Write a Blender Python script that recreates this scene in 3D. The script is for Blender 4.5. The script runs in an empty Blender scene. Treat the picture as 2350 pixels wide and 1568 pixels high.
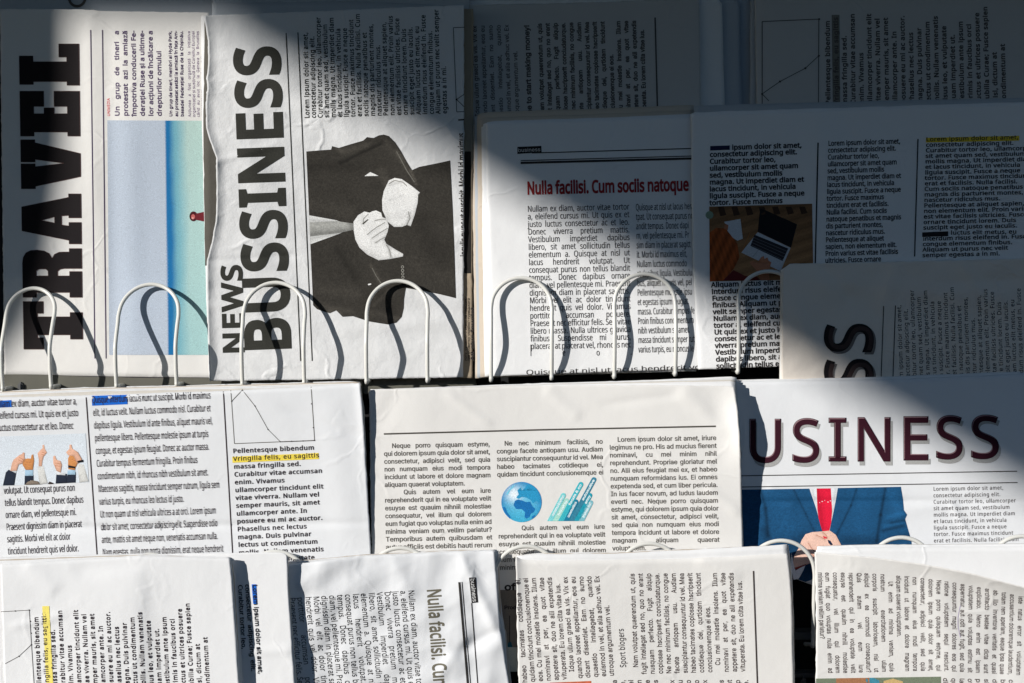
import bpy, bmesh, math, os
import numpy as np
from mathutils import Vector
from mathutils.geometry import tessellate_polygon, delaunay_2d_cdt

S = bpy.context.scene
COL = S.collection
PI = math.pi

# ------------------------------------------------------------------ camera, sky, sun, exposure
CAM_D = 1.9            # camera distance from the rack's back panel
WIDTH = 1.10           # metres of back panel seen across the frame
K = WIDTH / 2350.0
CZ = 1.30
cam = bpy.data.objects.new('camera', bpy.data.cameras.new('camera'))
COL.objects.link(cam)
cam.location = (0, -CAM_D, CZ)
cam.rotation_euler = (PI / 2, 0, 0)
cam.data.sensor_width = 36.0
cam.data.lens = 36.0 * CAM_D / WIDTH
cam.data.clip_start = 0.05
cam.data.clip_end = 100
S.camera = cam

TO_SUN = Vector((-1.2, -1.0, 0.52)).normalized()
ELEV = math.asin(TO_SUN.z)
AZIM = math.atan2(TO_SUN.x, TO_SUN.y)
world = bpy.data.worlds.new('World')
S.world = world
world.use_nodes = True
wn = world.node_tree
sky = wn.nodes.new('ShaderNodeTexSky')
sky.sky_type = 'NISHITA'
sky.sun_disc = False
sky.sun_elevation = ELEV
sky.sun_rotation = AZIM
sky.dust_density = 0.1
sky.ozone_density = 2.9
bg = wn.nodes['Background']
bg.inputs['Strength'].default_value = 0.085
wn.links.new(sky.outputs['Color'], bg.inputs['Color'])

sun = bpy.data.objects.new('sun', bpy.data.lights.new('sun', 'SUN'))
COL.objects.link(sun)
sun.data.energy = 5.0
sun.data.angle = math.radians(0.5)
sun.data.color = (1.0, 0.972, 0.935)
sun.rotation_euler = TO_SUN.to_track_quat('Z', 'Y').to_euler()

S.view_settings.view_transform = 'Standard'
S.view_settings.look = 'None'
S.view_settings.gamma = 1.0
S.view_settings.use_curve_mapping = False
S.view_settings.exposure = 0.0

# ------------------------------------------------------------------ helpers: coordinates
def W(px, py, d):
    """sheet coordinates (2350 x 1568 grid on the rack) at height d above the back panel -> metres"""
    f = K * (1 - d / CAM_D)
    return np.stack([(px - 1175) * f, -d + 0 * px, CZ + (784 - py) * f], -1)

REG = {1: (0, 0, .2949), 2: (0, 450.2, .2949), 3: (450.2, 0, .2948), 4: (450.2, 450.2, .2948),
       5: (1034.2, 0, .3107), 6: (1058.5, 292, .3725), 7: (1581.7, 0, .3269), 8: (1581.7, 292, .388),
       9: (0, 851.7, .2949), 10: (486.7, 851.7, .2949), 11: (839.5, 851.7, .2948), 12: (1247.1, 851.7, .2948),
       13: (1679, 839.5, .30266), 14: (0, 1241, .28475), 15: (608.3, 1241, .25887), 16: (1119.3, 1241, .22263),
       17: (1557.4, 1241, .2087), 18: (1825, 1216.7, .22427)}
def R(k, x, y):
    a, b, s = REG[k]
    return (a + s * x, b + s * y)
def RL(k, *p):
    return [R(k, p[i], p[i + 1]) for i in range(0, len(p), 2)]

def lin(r, g, b, k=0.96):
    o = []
    for c in (r, g, b):
        c /= 255.0
        o.append(k * (c / 12.92 if c <= 0.04045 else ((c + 0.055) / 1.055) ** 2.4))
    return tuple(o)

# ------------------------------------------------------------------ materials
def node(nt, typ, **kw):
    n = nt.nodes.new(typ)
    for k, v in kw.items():
        setattr(n, k, v)
    return n

def paper_material(name, col, bump=0.10, rough=0.93, mottle=0.05, fibre=900):
    m = bpy.data.materials.new(name)
    m.use_nodes = True
    nt = m.node_tree
    b = nt.nodes['Principled BSDF']
    b.inputs['Roughness'].default_value = rough
    b.inputs['Specular IOR Level'].default_value = 0.12
    tc = node(nt, 'ShaderNodeTexCoord')
    n1 = node(nt, 'ShaderNodeTexNoise'); n1.inputs['Scale'].default_value = 14; n1.inputs['Detail'].default_value = 6
    n2 = node(nt, 'ShaderNodeTexNoise'); n2.inputs['Scale'].default_value = fibre; n2.inputs['Detail'].default_value = 3
    n3 = node(nt, 'ShaderNodeTexNoise'); n3.inputs['Scale'].default_value = 55; n3.inputs['Detail'].default_value = 4
    for n in (n1, n2, n3):
        nt.links.new(tc.outputs['Object'], n.inputs['Vector'])
    mx = node(nt, 'ShaderNodeMix', data_type='RGBA')
    mx.inputs[6].default_value = (*[c * (1 - mottle) for c in col], 1)
    mx.inputs[7].default_value = (*[min(1, c * (1 + mottle)) for c in col], 1)
    ad = node(nt, 'ShaderNodeMath', operation='MULTIPLY_ADD')
    ad.inputs[1].default_value = 0.5
    nt.links.new(n2.outputs['Fac'], ad.inputs[0])
    hf = node(nt, 'ShaderNodeMath', operation='MULTIPLY'); hf.inputs[1].default_value = 0.5
    nt.links.new(n1.outputs['Fac'], hf.inputs[0])
    nt.links.new(hf.outputs[0], ad.inputs[2])
    nt.links.new(ad.outputs[0], mx.inputs[0])
    nt.links.new(mx.outputs[2], b.inputs['Base Color'])
    b1 = node(nt, 'ShaderNodeBump'); b1.inputs['Strength'].default_value = bump; b1.inputs['Distance'].default_value = 0.0006
    b2 = node(nt, 'ShaderNodeBump'); b2.inputs['Strength'].default_value = bump * 1.6; b2.inputs['Distance'].default_value = 0.003
    nt.links.new(n2.outputs['Fac'], b1.inputs['Height'])
    nt.links.new(n3.outputs['Fac'], b2.inputs['Height'])
    nt.links.new(b2.outputs['Normal'], b1.inputs['Normal'])
    vo = node(nt, 'ShaderNodeTexVoronoi', feature='DISTANCE_TO_EDGE'); vo.inputs['Scale'].default_value = 11
    nz = node(nt, 'ShaderNodeTexNoise'); nz.inputs['Scale'].default_value = 7; nz.inputs['Detail'].default_value = 4
    nt.links.new(tc.outputs['Object'], nz.inputs['Vector'])
    vm = node(nt, 'ShaderNodeVectorMath', operation='MULTIPLY_ADD')
    vm.inputs[1].default_value = (.22, .22, .22)
    nt.links.new(nz.outputs['Color'], vm.inputs[0]); nt.links.new(tc.outputs['Object'], vm.inputs[2])
    nt.links.new(vm.outputs[0], vo.inputs['Vector'])
    mr = node(nt, 'ShaderNodeMapRange', interpolation_type='SMOOTHSTEP'); mr.inputs[1].default_value = 0; mr.inputs[2].default_value = 0.05
    nt.links.new(vo.outputs['Distance'], mr.inputs[0])
    gate = node(nt, 'ShaderNodeMath', operation='MULTIPLY')              # only here and there
    gm = node(nt, 'ShaderNodeMapRange'); gm.inputs[1].default_value = .48; gm.inputs[2].default_value = .62
    nt.links.new(n1.outputs['Fac'], gm.inputs[0])
    inv = node(nt, 'ShaderNodeMath', operation='SUBTRACT'); inv.inputs[0].default_value = 1
    nt.links.new(mr.outputs[0], inv.inputs[1])
    nt.links.new(inv.outputs[0], gate.inputs[0]); nt.links.new(gm.outputs[0], gate.inputs[1])
    b3 = node(nt, 'ShaderNodeBump'); b3.inputs['Strength'].default_value = min(1, bump * 1.6); b3.inputs['Distance'].default_value = 0.0016
    nt.links.new(gate.outputs[0], b3.inputs['Height'])
    nt.links.new(b1.outputs['Normal'], b3.inputs['Normal'])
    nt.links.new(b3.outputs['Normal'], b.inputs['Normal'])
    return m

def ink_material(name, grain=0.35, scale=1300):
    """printing ink: the colour of the print itself comes from the mesh, broken by a fine toner grain"""
    m = bpy.data.materials.new(name)
    m.use_nodes = True
    nt = m.node_tree
    b = nt.nodes['Principled BSDF']
    b.inputs['Roughness'].default_value = 0.75
    b.inputs['Specular IOR Level'].default_value = 0.15
    at = node(nt, 'ShaderNodeAttribute', attribute_name='print')
    tc = node(nt, 'ShaderNodeTexCoord')
    n = node(nt, 'ShaderNodeTexNoise'); n.inputs['Scale'].default_value = scale; n.inputs['Detail'].default_value = 2
    nt.links.new(tc.outputs['Object'], n.inputs['Vector'])
    mr = node(nt, 'ShaderNodeMapRange')
    mr.inputs[1].default_value = 0.3; mr.inputs[2].default_value = 0.7
    mr.inputs[3].default_value = 1 - grain; mr.inputs[4].default_value = 1 + grain
    nt.links.new(n.outputs['Fac'], mr.inputs[0])
    mul = node(nt, 'ShaderNodeVectorMath', operation='SCALE')
    nt.links.new(at.outputs['Color'], mul.inputs[0])
    nt.links.new(mr.outputs[0], mul.inputs['Scale'])
    nt.links.new(mul.outputs[0], b.inputs['Base Color'])
    return m

def paint_material(name, col, rough=0.4, noise=0.06, spec=0.5):
    m = bpy.data.materials.new(name)
    m.use_nodes = True
    nt = m.node_tree
    b = nt.nodes['Principled BSDF']
    b.inputs['Roughness'].default_value = rough
    b.inputs['Specular IOR Level'].default_value = spec
    tc = node(nt, 'ShaderNodeTexCoord')
    n = node(nt, 'ShaderNodeTexNoise'); n.inputs['Scale'].default_value = 30; n.inputs['Detail'].default_value = 6
    nt.links.new(tc.outputs['Object'], n.inputs['Vector'])
    mx = node(nt, 'ShaderNodeMix', data_type='RGBA')
    mx.inputs[6].default_value = (*[c * (1 - noise * 2) for c in col], 1)
    mx.inputs[7].default_value = (*[c * (1 + noise) for c in col], 1)
    nt.links.new(n.outputs['Fac'], mx.inputs[0])
    nt.links.new(mx.outputs[2], b.inputs['Base Color'])
    bp = node(nt, 'ShaderNodeBump'); bp.inputs['Strength'].default_value = 0.08; bp.inputs['Distance'].default_value = 0.001
    nt.links.new(n.outputs['Fac'], bp.inputs['Height'])
    nt.links.new(bp.outputs['Normal'], b.inputs['Normal'])
    return m

WHITE = paper_material('white_office_paper', (0.775, 0.772, 0.765), 0.12, mottle=0.045)
WARM = paper_material('warm_white_paper', (0.745, 0.725, 0.69), 0.12, mottle=0.045)
NEWSP = paper_material('grey_newsprint', (0.68, 0.68, 0.675), 0.32, mottle=0.06, fibre=700)
COOL = paper_material('cool_white_paper', (0.74, 0.745, 0.75), 0.10, mottle=0.03)
BEIGE = paper_material('beige_old_newsprint', (0.52, 0.45, 0.37), 0.2, mottle=0.08)
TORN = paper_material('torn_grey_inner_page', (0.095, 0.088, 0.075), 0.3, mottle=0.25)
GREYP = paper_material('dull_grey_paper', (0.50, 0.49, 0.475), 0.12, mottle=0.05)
YELL = paper_material('warm_beige_paper', (0.76, 0.69, 0.61), 0.2, mottle=0.06)  # one even warm beige base colour
TAN = paper_material('tan_old_newsprint', (0.36, 0.29, 0.21), 0.2, mottle=0.1)
BLUEP = paper_material('shade_toned_paper', (0.40, 0.43, 0.46), 0.1, mottle=0.06)  # part of the top row's shade is put into this darker blue-grey
EDGEP = paper_material('cut_page_edges', (0.62, 0.58, 0.52), 0.2, mottle=0.15)
INK = ink_material('printing_ink', 0.16)
TONER = ink_material('grainy_toner', 0.22, 1100)
WIRE = paint_material('white_enamel_wire', (0.72, 0.71, 0.66), 0.32, 0.05)
RAILM = paint_material('olive_grey_rail', (0.115, 0.110, 0.085), 0.6, 0.1)
DARKM = paint_material('black_back_panel', (0.016, 0.016, 0.017), 0.6, 0.1, 0.2)
BARM = paint_material('dark_grey_bar', (0.10, 0.10, 0.10), 0.5, 0.1)
BLOCKER = paint_material('dark_blocker', (0.05, 0.05, 0.055), 0.9, 0.1, 0.1)

# ------------------------------------------------------------------ objects
def link_mesh(name, verts, faces, mats, parent=None, smooth=True, colors=None, midx=None):
    me = bpy.data.meshes.new(name)
    me.from_pydata([tuple(map(float, v)) for v in verts], [], [tuple(map(int, f)) for f in faces])
    for m in (mats if isinstance(mats, (list, tuple)) else [mats]):
        me.materials.append(m)
    if colors is not None:
        a = me.attributes.new('print', 'FLOAT_COLOR', 'POINT')
        c = np.ones((len(verts), 4), np.float32)
        c[:, :3] = colors
        a.data.foreach_set('color', c.ravel())
    if smooth:
        me.polygons.foreach_set('use_smooth', [True] * len(me.polygons))
    if midx is not None:
        me.polygons.foreach_set('material_index', midx)
    me.update()
    o = bpy.data.objects.new(name, me)
    COL.objects.link(o)
    if parent:
        o.parent = parent
    return o

def thing(name, label, cat, group=None):
    o = bpy.data.objects.new(name, None)
    o.empty_display_size = 0.02
    COL.objects.link(o)
    o['label'] = label
    o['category'] = cat
    if group:
        o['group'] = group
    return o

def edge_interp(pts, n, axis):
    p = np.array(pts, float)
    s = np.r_[0, np.cumsum(np.hypot(*np.diff(p, axis=0).T))]
    s /= s[-1]
    t = np.linspace(0, 1, n)
    return np.stack([np.interp(t, s, p[:, 0]), np.interp(t, s, p[:, 1])], -1)

class Sheet:
    """one sheet of paper: four outline edges (left->right / top->bottom) and a height above the back panel"""
    def __init__(s, top, bottom, left=None, right=None, d=(0.03, 0.05), dx=0.0, wave=0.0006, seed=1, creases=(), crumple=0.0,
                 curl=None, step=4.6):
        s.top, s.bottom = top, bottom
        s.left = left or [top[0], bottom[0]]
        s.right = right or [top[-1], bottom[-1]]
        s.d0, s.d1 = d
        ys = [p[1] for p in top + bottom]
        xs = [p[0] for p in s.left + s.right]
        s.y0, s.y1 = min(ys), max(ys)
        s.x0, s.x1 = min(xs), max(xs)
        s.dx = dx
        s.wave = 0.0007
        s.creases = creases
        s.crumple = crumple
        s.curl = curl or {}
        s.step = step
        r = np.random.RandomState(CUR[0])
        s.wv = [(r.uniform(-1, 1) / r.uniform(35, 90), r.uniform(-1, 1) / r.uniform(45, 120), r.uniform(0, 6.28), r.uniform(.4, 1)) for _ in range(7)]
        s.cr = []
        for _ in range(9):
            a = r.uniform(0, PI)
            k = 1 / r.uniform(55, 170)
            s.cr.append((math.cos(a) * k, math.sin(a) * k, r.uniform(0, 10), r.uniform(.3, 1)))
    def d(s, px, py):
        px = np.asarray(px, float); py = np.asarray(py, float)
        v = (py - s.y0) / max(1, s.y1 - s.y0)
        u = (px - s.x0) / max(1, s.x1 - s.x0)
        h = s.d0 + (s.d1 - s.d0) * v + s.dx * u
        for a, b, c, w in s.wv:
            h = h + s.wave * w * np.sin(a * px + b * py + c)
        if s.crumple:
            for a, b, c, w in s.cr:
                q = a * px + b * py + c
                t = np.abs((q % 2) - 1)
                t = np.sqrt((t - .5) ** 2 + .004)
                h = h + s.crumple * w * t
        for (xa, ya, xb, yb, amp, wid, kind) in s.creases:
            L = math.hypot(xb - xa, yb - ya)
            ex, ey = (xb - xa) / L, (yb - ya) / L
            t = (px - xa) * ex + (py - ya) * ey
            q = (px - xa) * (-ey) + (py - ya) * ex
            tp = np.clip(np.minimum(t, L - t) / (0.25 * L) + .35, 0, 1)
            tp = tp * tp * (3 - 2 * tp)
            if kind == 'r':
                h = h + amp * tp * np.exp(-(q / wid) ** 2)
            elif kind == 's':                                  # a step: paper lifted on one side
                h = h + amp * tp * (1 / (1 + np.exp(-np.clip(q / wid, -30, 30))))
            else:                                              # a fold line: slope changes
                h = h + amp * tp * (np.sqrt(q * q + 9) / wid)
        for side, (dist, amp, c0, c1) in s.curl.items():
            if side in ('top', 'bottom'):
                e = np.interp(px, *zip(*sorted(s.top if side == 'top' else s.bottom)))
                q = (py - e) if side == 'top' else (e - py)
                along = u
            else:
                p = sorted([(y, x) for x, y in (s.left if side == 'left' else s.right)])
                e = np.interp(py, [a for a, _ in p], [b for _, b in p])
                q = (px - e) if side == 'left' else (e - px)
                along = v
            t = np.clip(1 - q / dist, 0, 1.2) ** 2
            if c1 > 0:
                t = t * np.exp(-((along - c0) / c1) ** 2)
            h = h + amp * t
        return h
    def w(s, px, py, lift=0.0):
        px = np.asarray(px, float); py = np.asarray(py, float)
        return W(px, py, s.d(px, py) + lift)
    def grid(s):
        lw = max(abs(s.x1 - s.x0), 1); lh = max(abs(s.y1 - s.y0), 1)
        nu = int(max(4, min(250, lw / s.step))); nv = int(max(4, min(250, lh / s.step)))
        T = edge_interp(s.top, nu, 0); B = edge_interp(s.bottom, nu, 0)
        Lf = edge_interp(s.left, nv, 1); Rt = edge_interp(s.right, nv, 1)
        u = np.linspace(0, 1, nu)[None, :, None]; v = np.linspace(0, 1, nv)[:, None, None]
        P = (1 - v) * T[None] + v * B[None] + (1 - u) * Lf[:, None] + u * Rt[:, None] - (
            (1 - u) * (1 - v) * T[0] + u * (1 - v) * T[-1] + (1 - u) * v * B[0] + u * v * B[-1])
        rg = np.random.RandomState(int(abs(s.x0) * 7 + abs(s.y0) * 13 + s.d0 * 1e5) % 99991)
        def worn(n):                                   # handled paper: the edge wanders a little and has small nicks
            t = np.arange(n)
            q = sum(rg.uniform(.2, .6) * np.sin(t * rg.uniform(.05, .9) + rg.uniform(0, 6)) for _ in range(5))
            return .45 * q + .35 * rg.randn(n) * (rg.rand(n) > .7)
        P[0, :, 1] += worn(nu); P[-1, :, 1] += worn(nu)
        P[:, 0, 0] += worn(nv); P[:, -1, 0] += worn(nv)
        return P, nu, nv
    def build(s, name, mat, parent, thick=0.0004, edge=None):
        if name != 'front_page':
            s.step = 12
        P, nu, nv = s.grid()
        px, py = P[..., 0].ravel(), P[..., 1].ravel()
        F = s.w(px, py)
        Bk = F.copy(); Bk[:, 1] += thick
        n = nu * nv
        V = np.vstack([F, Bk])
        faces = []; mi = []
        for j in range(nv - 1):
            for i in range(nu - 1):
                a = j * nu + i
                faces.append((a, a + nu, a + nu + 1, a + 1)); mi.append(0)
                faces.append((n + a, n + a + 1, n + a + nu + 1, n + a + nu)); mi.append(0)
        ring = [i for i in range(nu)] + [j * nu + nu - 1 for j in range(1, nv)] + [(nv - 1) * nu + i for i in range(nu - 2, -1, -1)] + [j * nu for j in range(nv - 2, 0, -1)]
        for a, b in zip(ring, ring[1:] + ring[:1]):
            faces.append((a, b, n + b, n + a)); mi.append(1 if edge else 0)
        o = link_mesh(name, V, faces, [mat, edge] if edge else [mat], parent, midx=mi)
        # keep the cut edges crisp
        me = o.data
        nf = 2 * (nu - 1) * (nv - 1)
        sm = [True] * nf + [False] * (len(faces) - nf)
        me.polygons.foreach_set('use_smooth', sm)
        return o

# ------------------------------------------------------------------ type
FONT_DIR = os.path.join(bpy.utils.system_resource('DATAFILES') or '', 'fonts')
def load_font(f):
    try:
        return bpy.data.fonts.load(os.path.join(FONT_DIR, f))       # Blender's own bundled interface fonts
    except Exception:
        return None
FONTS = {'humanist': load_font('NotoSansHebrew-Regular.woff2'), 'grotesk': load_font('Inter.woff2'), 'plain': None}
STYLE = {'hum': ('humanist', 0.004), 'humb': ('humanist', 0.022), 'humx': ('humanist', 0.034), 'huml': ('humanist', -0.004), 'humm': ('humanist', 0.011),
         'gro': ('grotesk', 0.010), 'grob': ('grotesk', 0.030), 'gror': ('grotesk', 0.0)}
_glyph = {}
def _loops(style, text, res=3):
    """outline polygons of a piece of text, unfilled"""
    cu = bpy.data.curves.new('g', 'FONT')
    cu.body = text
    f = STYLE[style][0]
    if FONTS[f]:
        cu.font = FONTS[f]
    cu.fill_mode = 'NONE'
    cu.resolution_u = res
    o = bpy.data.objects.new('g', cu)
    me = o.to_mesh()
    v = np.array([(p.co.x, p.co.y) for p in me.vertices]).reshape(-1, 2)
    nb = {}
    for e in me.edges:
        i, j = e.vertices
        nb.setdefault(i, []).append(j); nb.setdefault(j, []).append(i)
    o.to_mesh_clear()
    bpy.data.objects.remove(o)
    bpy.data.curves.remove(cu)
    seen, out = set(), []
    for st in range(len(v)):
        if st in seen or st not in nb:
            continue
        lp, cur, prev = [st], nb[st][-1], st
        if st + 1 in nb[st]:
            cur = st + 1
        seen.add(st)
        while cur != st and cur not in seen:
            lp.append(cur); seen.add(cur)
            nx = [k for k in nb[cur] if k != prev]
            if not nx:
                break
            prev, cur = cur, nx[0]
        p = v[lp]
        keep = np.hypot(*(p - np.roll(p, 1, axis=0)).T) > 1e-5
        p = p[keep]
        if len(p) > 2:
            out.append(p)
    return out
def _area(p):
    return 0.5 * float(np.sum(p[:, 0] * np.roll(p[:, 1], -1) - p[:, 1] * np.roll(p[:, 0], -1)))
def _fill(loops, off):
    """thicken the outlines by off and fill them by winding number"""
    sg = 1.0 if sum(_area(p) for p in loops) > 0 else -1.0
    if off:
        nl = []
        for p in loops:
            d0 = p - np.roll(p, 1, axis=0); d1 = np.roll(p, -1, axis=0) - p
            d0 /= np.linalg.norm(d0, axis=1)[:, None]; d1 /= np.linalg.norm(d1, axis=1)[:, None]
            n0 = np.stack([d0[:, 1], -d0[:, 0]], -1); n1 = np.stack([d1[:, 1], -d1[:, 0]], -1)
            m = n0 + n1
            L = np.linalg.norm(m, axis=1)[:, None]
            m = m / np.maximum(L, 1e-6)
            c = np.maximum((m * n0).sum(1)[:, None], 0.6)
            nl.append(p + sg * off * m / c)
        loops = nl
    vs, es = [], []
    for p in loops:
        k = len(vs)
        vs += [Vector(q) for q in p]
        es += [(k + i, k + (i + 1) % len(p)) for i in range(len(p))]
    r = delaunay_2d_cdt(vs, es, [], 0, 1e-6)
    v = np.array([tuple(q) for q in r[0]]); f = r[2]
    if len(f) == 0:
        return v, []
    cen = np.array([v[list(q)].mean(0) for q in f])
    wn_ = np.zeros(len(cen))
    for p in loops:
        q = np.roll(p, -1, axis=0)
        y0, y1 = p[:, 1][None], q[:, 1][None]; x0, x1 = p[:, 0][None], q[:, 0][None]
        cx, cy = cen[:, 0][:, None], cen[:, 1][:, None]
        side = (x1 - x0) * (cy - y0) - (cx - x0) * (y1 - y0)
        wn_ += ((y0 <= cy) & (y1 > cy) & (side > 0)).sum(1) - ((y0 > cy) & (y1 <= cy) & (side < 0)).sum(1)
    keep = wn_ * sg > 0
    fs = [tuple(q) for q, k in zip(f, keep) if k]
    use = sorted({i for q in fs for i in q}); mp_ = {i: k for k, i in enumerate(use)}
    return v[use], [tuple(mp_[i] for i in q) for q in fs]
_bar = {}
def glyph(style, c):
    k = (style, c)
    if k not in _glyph:
        if style not in _bar:
            v = np.vstack(_loops(style, 'H'))
            _bar[style] = (v[:, 0].max(), v[:, 1].max())
        if c == ' ':
            adv = np.vstack(_loops(style, 'x H'))[:, 0].max() - np.vstack(_loops(style, 'xH'))[:, 0].max()
            _glyph[k] = (np.zeros((0, 2)), [], adv)
        else:
            adv = np.vstack(_loops(style, c + 'H'))[:, 0].max() - _bar[style][0]
            lp = _loops(style, c)
            v, f = _fill(lp, STYLE[style][1]) if lp else (np.zeros((0, 2)), [])
            _glyph[k] = (v / _bar[style][1], f, adv)
    v, f, adv = _glyph[k]
    return v, f, adv / _bar[style][1]

def natural(style, t, track, sp=1.0):
    return sum(glyph(style, c)[2] * (sp if c == ' ' else 1) + track for c in t) - track

class Print:
    """one printed part: flat ink shapes laid on a sheet"""
    def __init__(s, sheet):
        s.sh = sheet; s.V = []; s.F = []; s.C = []; s.Lf = []; s.n = 0
    def add(s, v, f, col, layer=0):
        v = np.asarray(v, float)
        if len(v) == 0:
            return
        s.V.append(v)
        s.F += [tuple(i + s.n for i in q) for q in f]
        s.C.append(col(v[:, 0], v[:, 1]) if callable(col) else np.tile(np.array(col, float), (len(v), 1)))
        s.Lf.append(np.full(len(v), layer, float))
        s.n += len(v)
    def refine(s, v, f, maxlen=15, clip=None):
        bm = bmesh.new()
        bv = [bm.verts.new((p[0], p[1], 0)) for p in v]
        for q in f:
            try:
                bm.faces.new([bv[i] for i in q])
            except ValueError:
                pass
        for (pt, nr) in (clip or []):
            bmesh.ops.bisect_plane(bm, geom=bm.verts[:] + bm.edges[:] + bm.faces[:], plane_co=(*pt, 0), plane_no=(*nr, 0), clear_outer=True)
        if maxlen:
            for _ in range(7):
                bmesh.ops.triangulate(bm, faces=bm.faces[:])
                ed = [e for e in bm.edges if e.calc_length() > maxlen]
                if not ed:
                    break
                bmesh.ops.subdivide_edges(bm, edges=ed, cuts=1, use_grid_fill=False)
            bmesh.ops.triangulate(bm, faces=bm.faces[:])
        bm.verts.index_update()
        v2 = np.array([(p.co.x, p.co.y) for p in bm.verts]).reshape(-1, 2)
        f2 = [tuple(x.index for x in q.verts) for q in bm.faces]
        bm.free()
        return v2, f2
    def poly(s, pts, col, layer=0, holes=(), maxlen=15, clip=None):
        loops = [pts] + list(holes)
        flat = [p for l in loops for p in l]
        tri = tessellate_polygon([[Vector((x, y, 0)) for x, y in l] for l in loops])
        v, f = s.refine(flat, tri, maxlen, clip)
        s.add(v, f, col, layer)
        return s
    def line(s, pts, wid, col, layer=0):
        p = np.array(pts, float)
        for a, b in zip(p[:-1], p[1:]):
            L = np.hypot(*(b - a))
            e = (b - a) / L
            n = np.array([-e[1], e[0]]) * wid / 2
            m = max(1, int(L / 8))
            t = np.linspace(0, 1, m + 1)[:, None]
            c = a + (b - a) * t
            v = np.vstack([c + n, c - n])
            s.add(v, [(i, i + 1, m + 2 + i, m + 1 + i) for i in range(m)], col, layer)
        return s
    def disc(s, c, r, col, layer=0, n=20, ry=None, maxlen=15):
        ry = ry or r
        return s.poly([(c[0] + r * math.cos(2 * PI * i / n), c[1] + ry * math.sin(2 * PI * i / n)) for i in range(n)], col, layer, maxlen=maxlen)
    def text(s, rows, style, cap, col, layer=0, track=0.0, kx=None, just=False, indent=0.0, ref=None, clip=None, maxlen=None, align='l', smear=0.0):
        """rows: (text, start, end). '>' = indented line, trailing '~' = not justified."""
        rr = []
        for t, a, b in rows:
            a = np.array(a, float); b = np.array(b, float)
            jj = just
            if t.endswith('~'):
                jj = False; t = t[:-1]
            if t.startswith('>'):
                t = t[1:]; a = a + (b - a) * indent
            rr.append((t, a, b, jj))
        if kx is None:
            cand = [np.hypot(*(b - a)) / (natural(style, t, track, 1.0 if not just else 0.85) * cap) for t, a, b, j in rr if t.strip()]
            kx = cand[ref] if ref is not None else min(cand)
        for t, a, b, j in rr:
            wdt = np.hypot(*(b - a)); e = (b - a) / wdt
            up = np.array([e[1], -e[0]])
            words = t.split(' ')
            nat = sum(natural(style, w_, track) for w_ in words) * cap * kx
            sp = glyph(style, ' ')[2] * cap * kx + track * cap * kx
            if j and len(words) > 1:
                sp = max(sp * .5, (wdt - nat) / (len(words) - 1))
            x = 0.0
            if align == 'r':
                x = wdt - (nat + sp * (len(words) - 1))
            for w_ in words:
                for c in w_:
                    v, f, adv = glyph(style, c)
                    if len(v):
                        q = a + np.outer(x + v[:, 0] * cap * kx, e) + np.outer(v[:, 1] * cap, up)
                        ff = f
                        if maxlen or clip:
                            q, ff = s.refine(q, f, maxlen, clip)
                        s.add(q, ff, col, layer)
                    x += (adv + track) * cap * kx
                x += sp
        return s
    def block(s, lines, A, B, C, D=None, **kw):
        A, B, C = (np.array(p, float) for p in (A, B, C))
        D = np.array(D, float) if D is not None else C + (B - A)
        n = max(1, len(lines) - 1)
        return s.text([(t, A + (C - A) * i / n, B + (D - B) * i / n) for i, t in enumerate(lines) if t], kw.pop('style'), kw.pop('cap'), kw.pop('col'), **kw)
    def build(s, name, parent, mat=None, label=None):
        v = np.vstack(s.V); lay = np.concatenate(s.Lf)
        o = link_mesh(name, s.sh.w(v[:, 0], v[:, 1], 0.00031 + lay * 0.00010), s.F, mat or INK, parent, colors=np.vstack(s.C))
        if label:
            o['label'] = label
        return o

def tone(base, strokes=(), grain=0.0, rim=None, k=1.0):
    """colour of a printed picture: a base tone with soft folds (x0, y0, x1, y1, width, amount), a rounded rim and blotchy print grain"""
    base = np.array(base)
    def f(x, y):
        m = np.ones(len(x))
        for x0, y0, x1, y1, w, a in strokes:
            ex, ey = x1 - x0, y1 - y0
            t = np.clip(((x - x0) * ex + (y - y0) * ey) / (ex * ex + ey * ey), 0, 1)
            q = np.hypot(x - x0 - t * ex, y - y0 - t * ey)
            m = m * (1 + a * np.exp(-(q / w) ** 2))
        if rim:
            pts, wid, amt = rim
            p = np.array(pts); nx = np.roll(p, -1, axis=0)
            best = np.full(len(x), 1e9); side = np.zeros(len(x))
            cx, cy = p.mean(0)
            for a_, b_ in zip(p, nx):
                e = b_ - a_
                L2 = (e * e).sum() + 1e-9
                t = np.clip(((x - a_[0]) * e[0] + (y - a_[1]) * e[1]) / L2, 0, 1)
                dx, dy = x - a_[0] - t * e[0], y - a_[1] - t * e[1]
                q = np.hypot(dx, dy)
                hit = q < best
                best = np.where(hit, q, best)
            dirn = ((x - cx) * .6 + (y - cy) * .8) / (np.hypot(x - cx, y - cy) + 1e-6)
            m = m * (1 - amt * np.exp(-best / wid) * np.clip(.55 + .6 * dirn, 0, 1.2))
        if grain:
            h = np.sin(x * 12.9898 + y * 78.233) * 43758.5453
            m = m * (1 + grain * ((h - np.floor(h)) - .5))
        return base[None] * np.clip(m, .05, 3)[:, None]
    return f
def RS(k, *st):
    out = []
    for x0, y0, x1, y1, w, a in st:
        p, q = R(k, x0, y0), R(k, x1, y1)
        out.append((*p, *q, w, a))
    return out

BLACK = lin(54, 50, 48)  # black ink lightened to imitate veiling glare
VEILED = lin(84, 80, 76)  # top-row ink, lightened further to imitate veiling glare over the shade
SOFT = lin(62, 57, 56)
GREY = lin(78, 74, 68)
GROUP = 'newspapers standing in the wire rack'
CUR = [1]
def paper(label):
    CUR[0] += 7                    # all leaves of one newspaper share its waviness
    return thing('newspaper', label, 'newspaper', GROUP)

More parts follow.
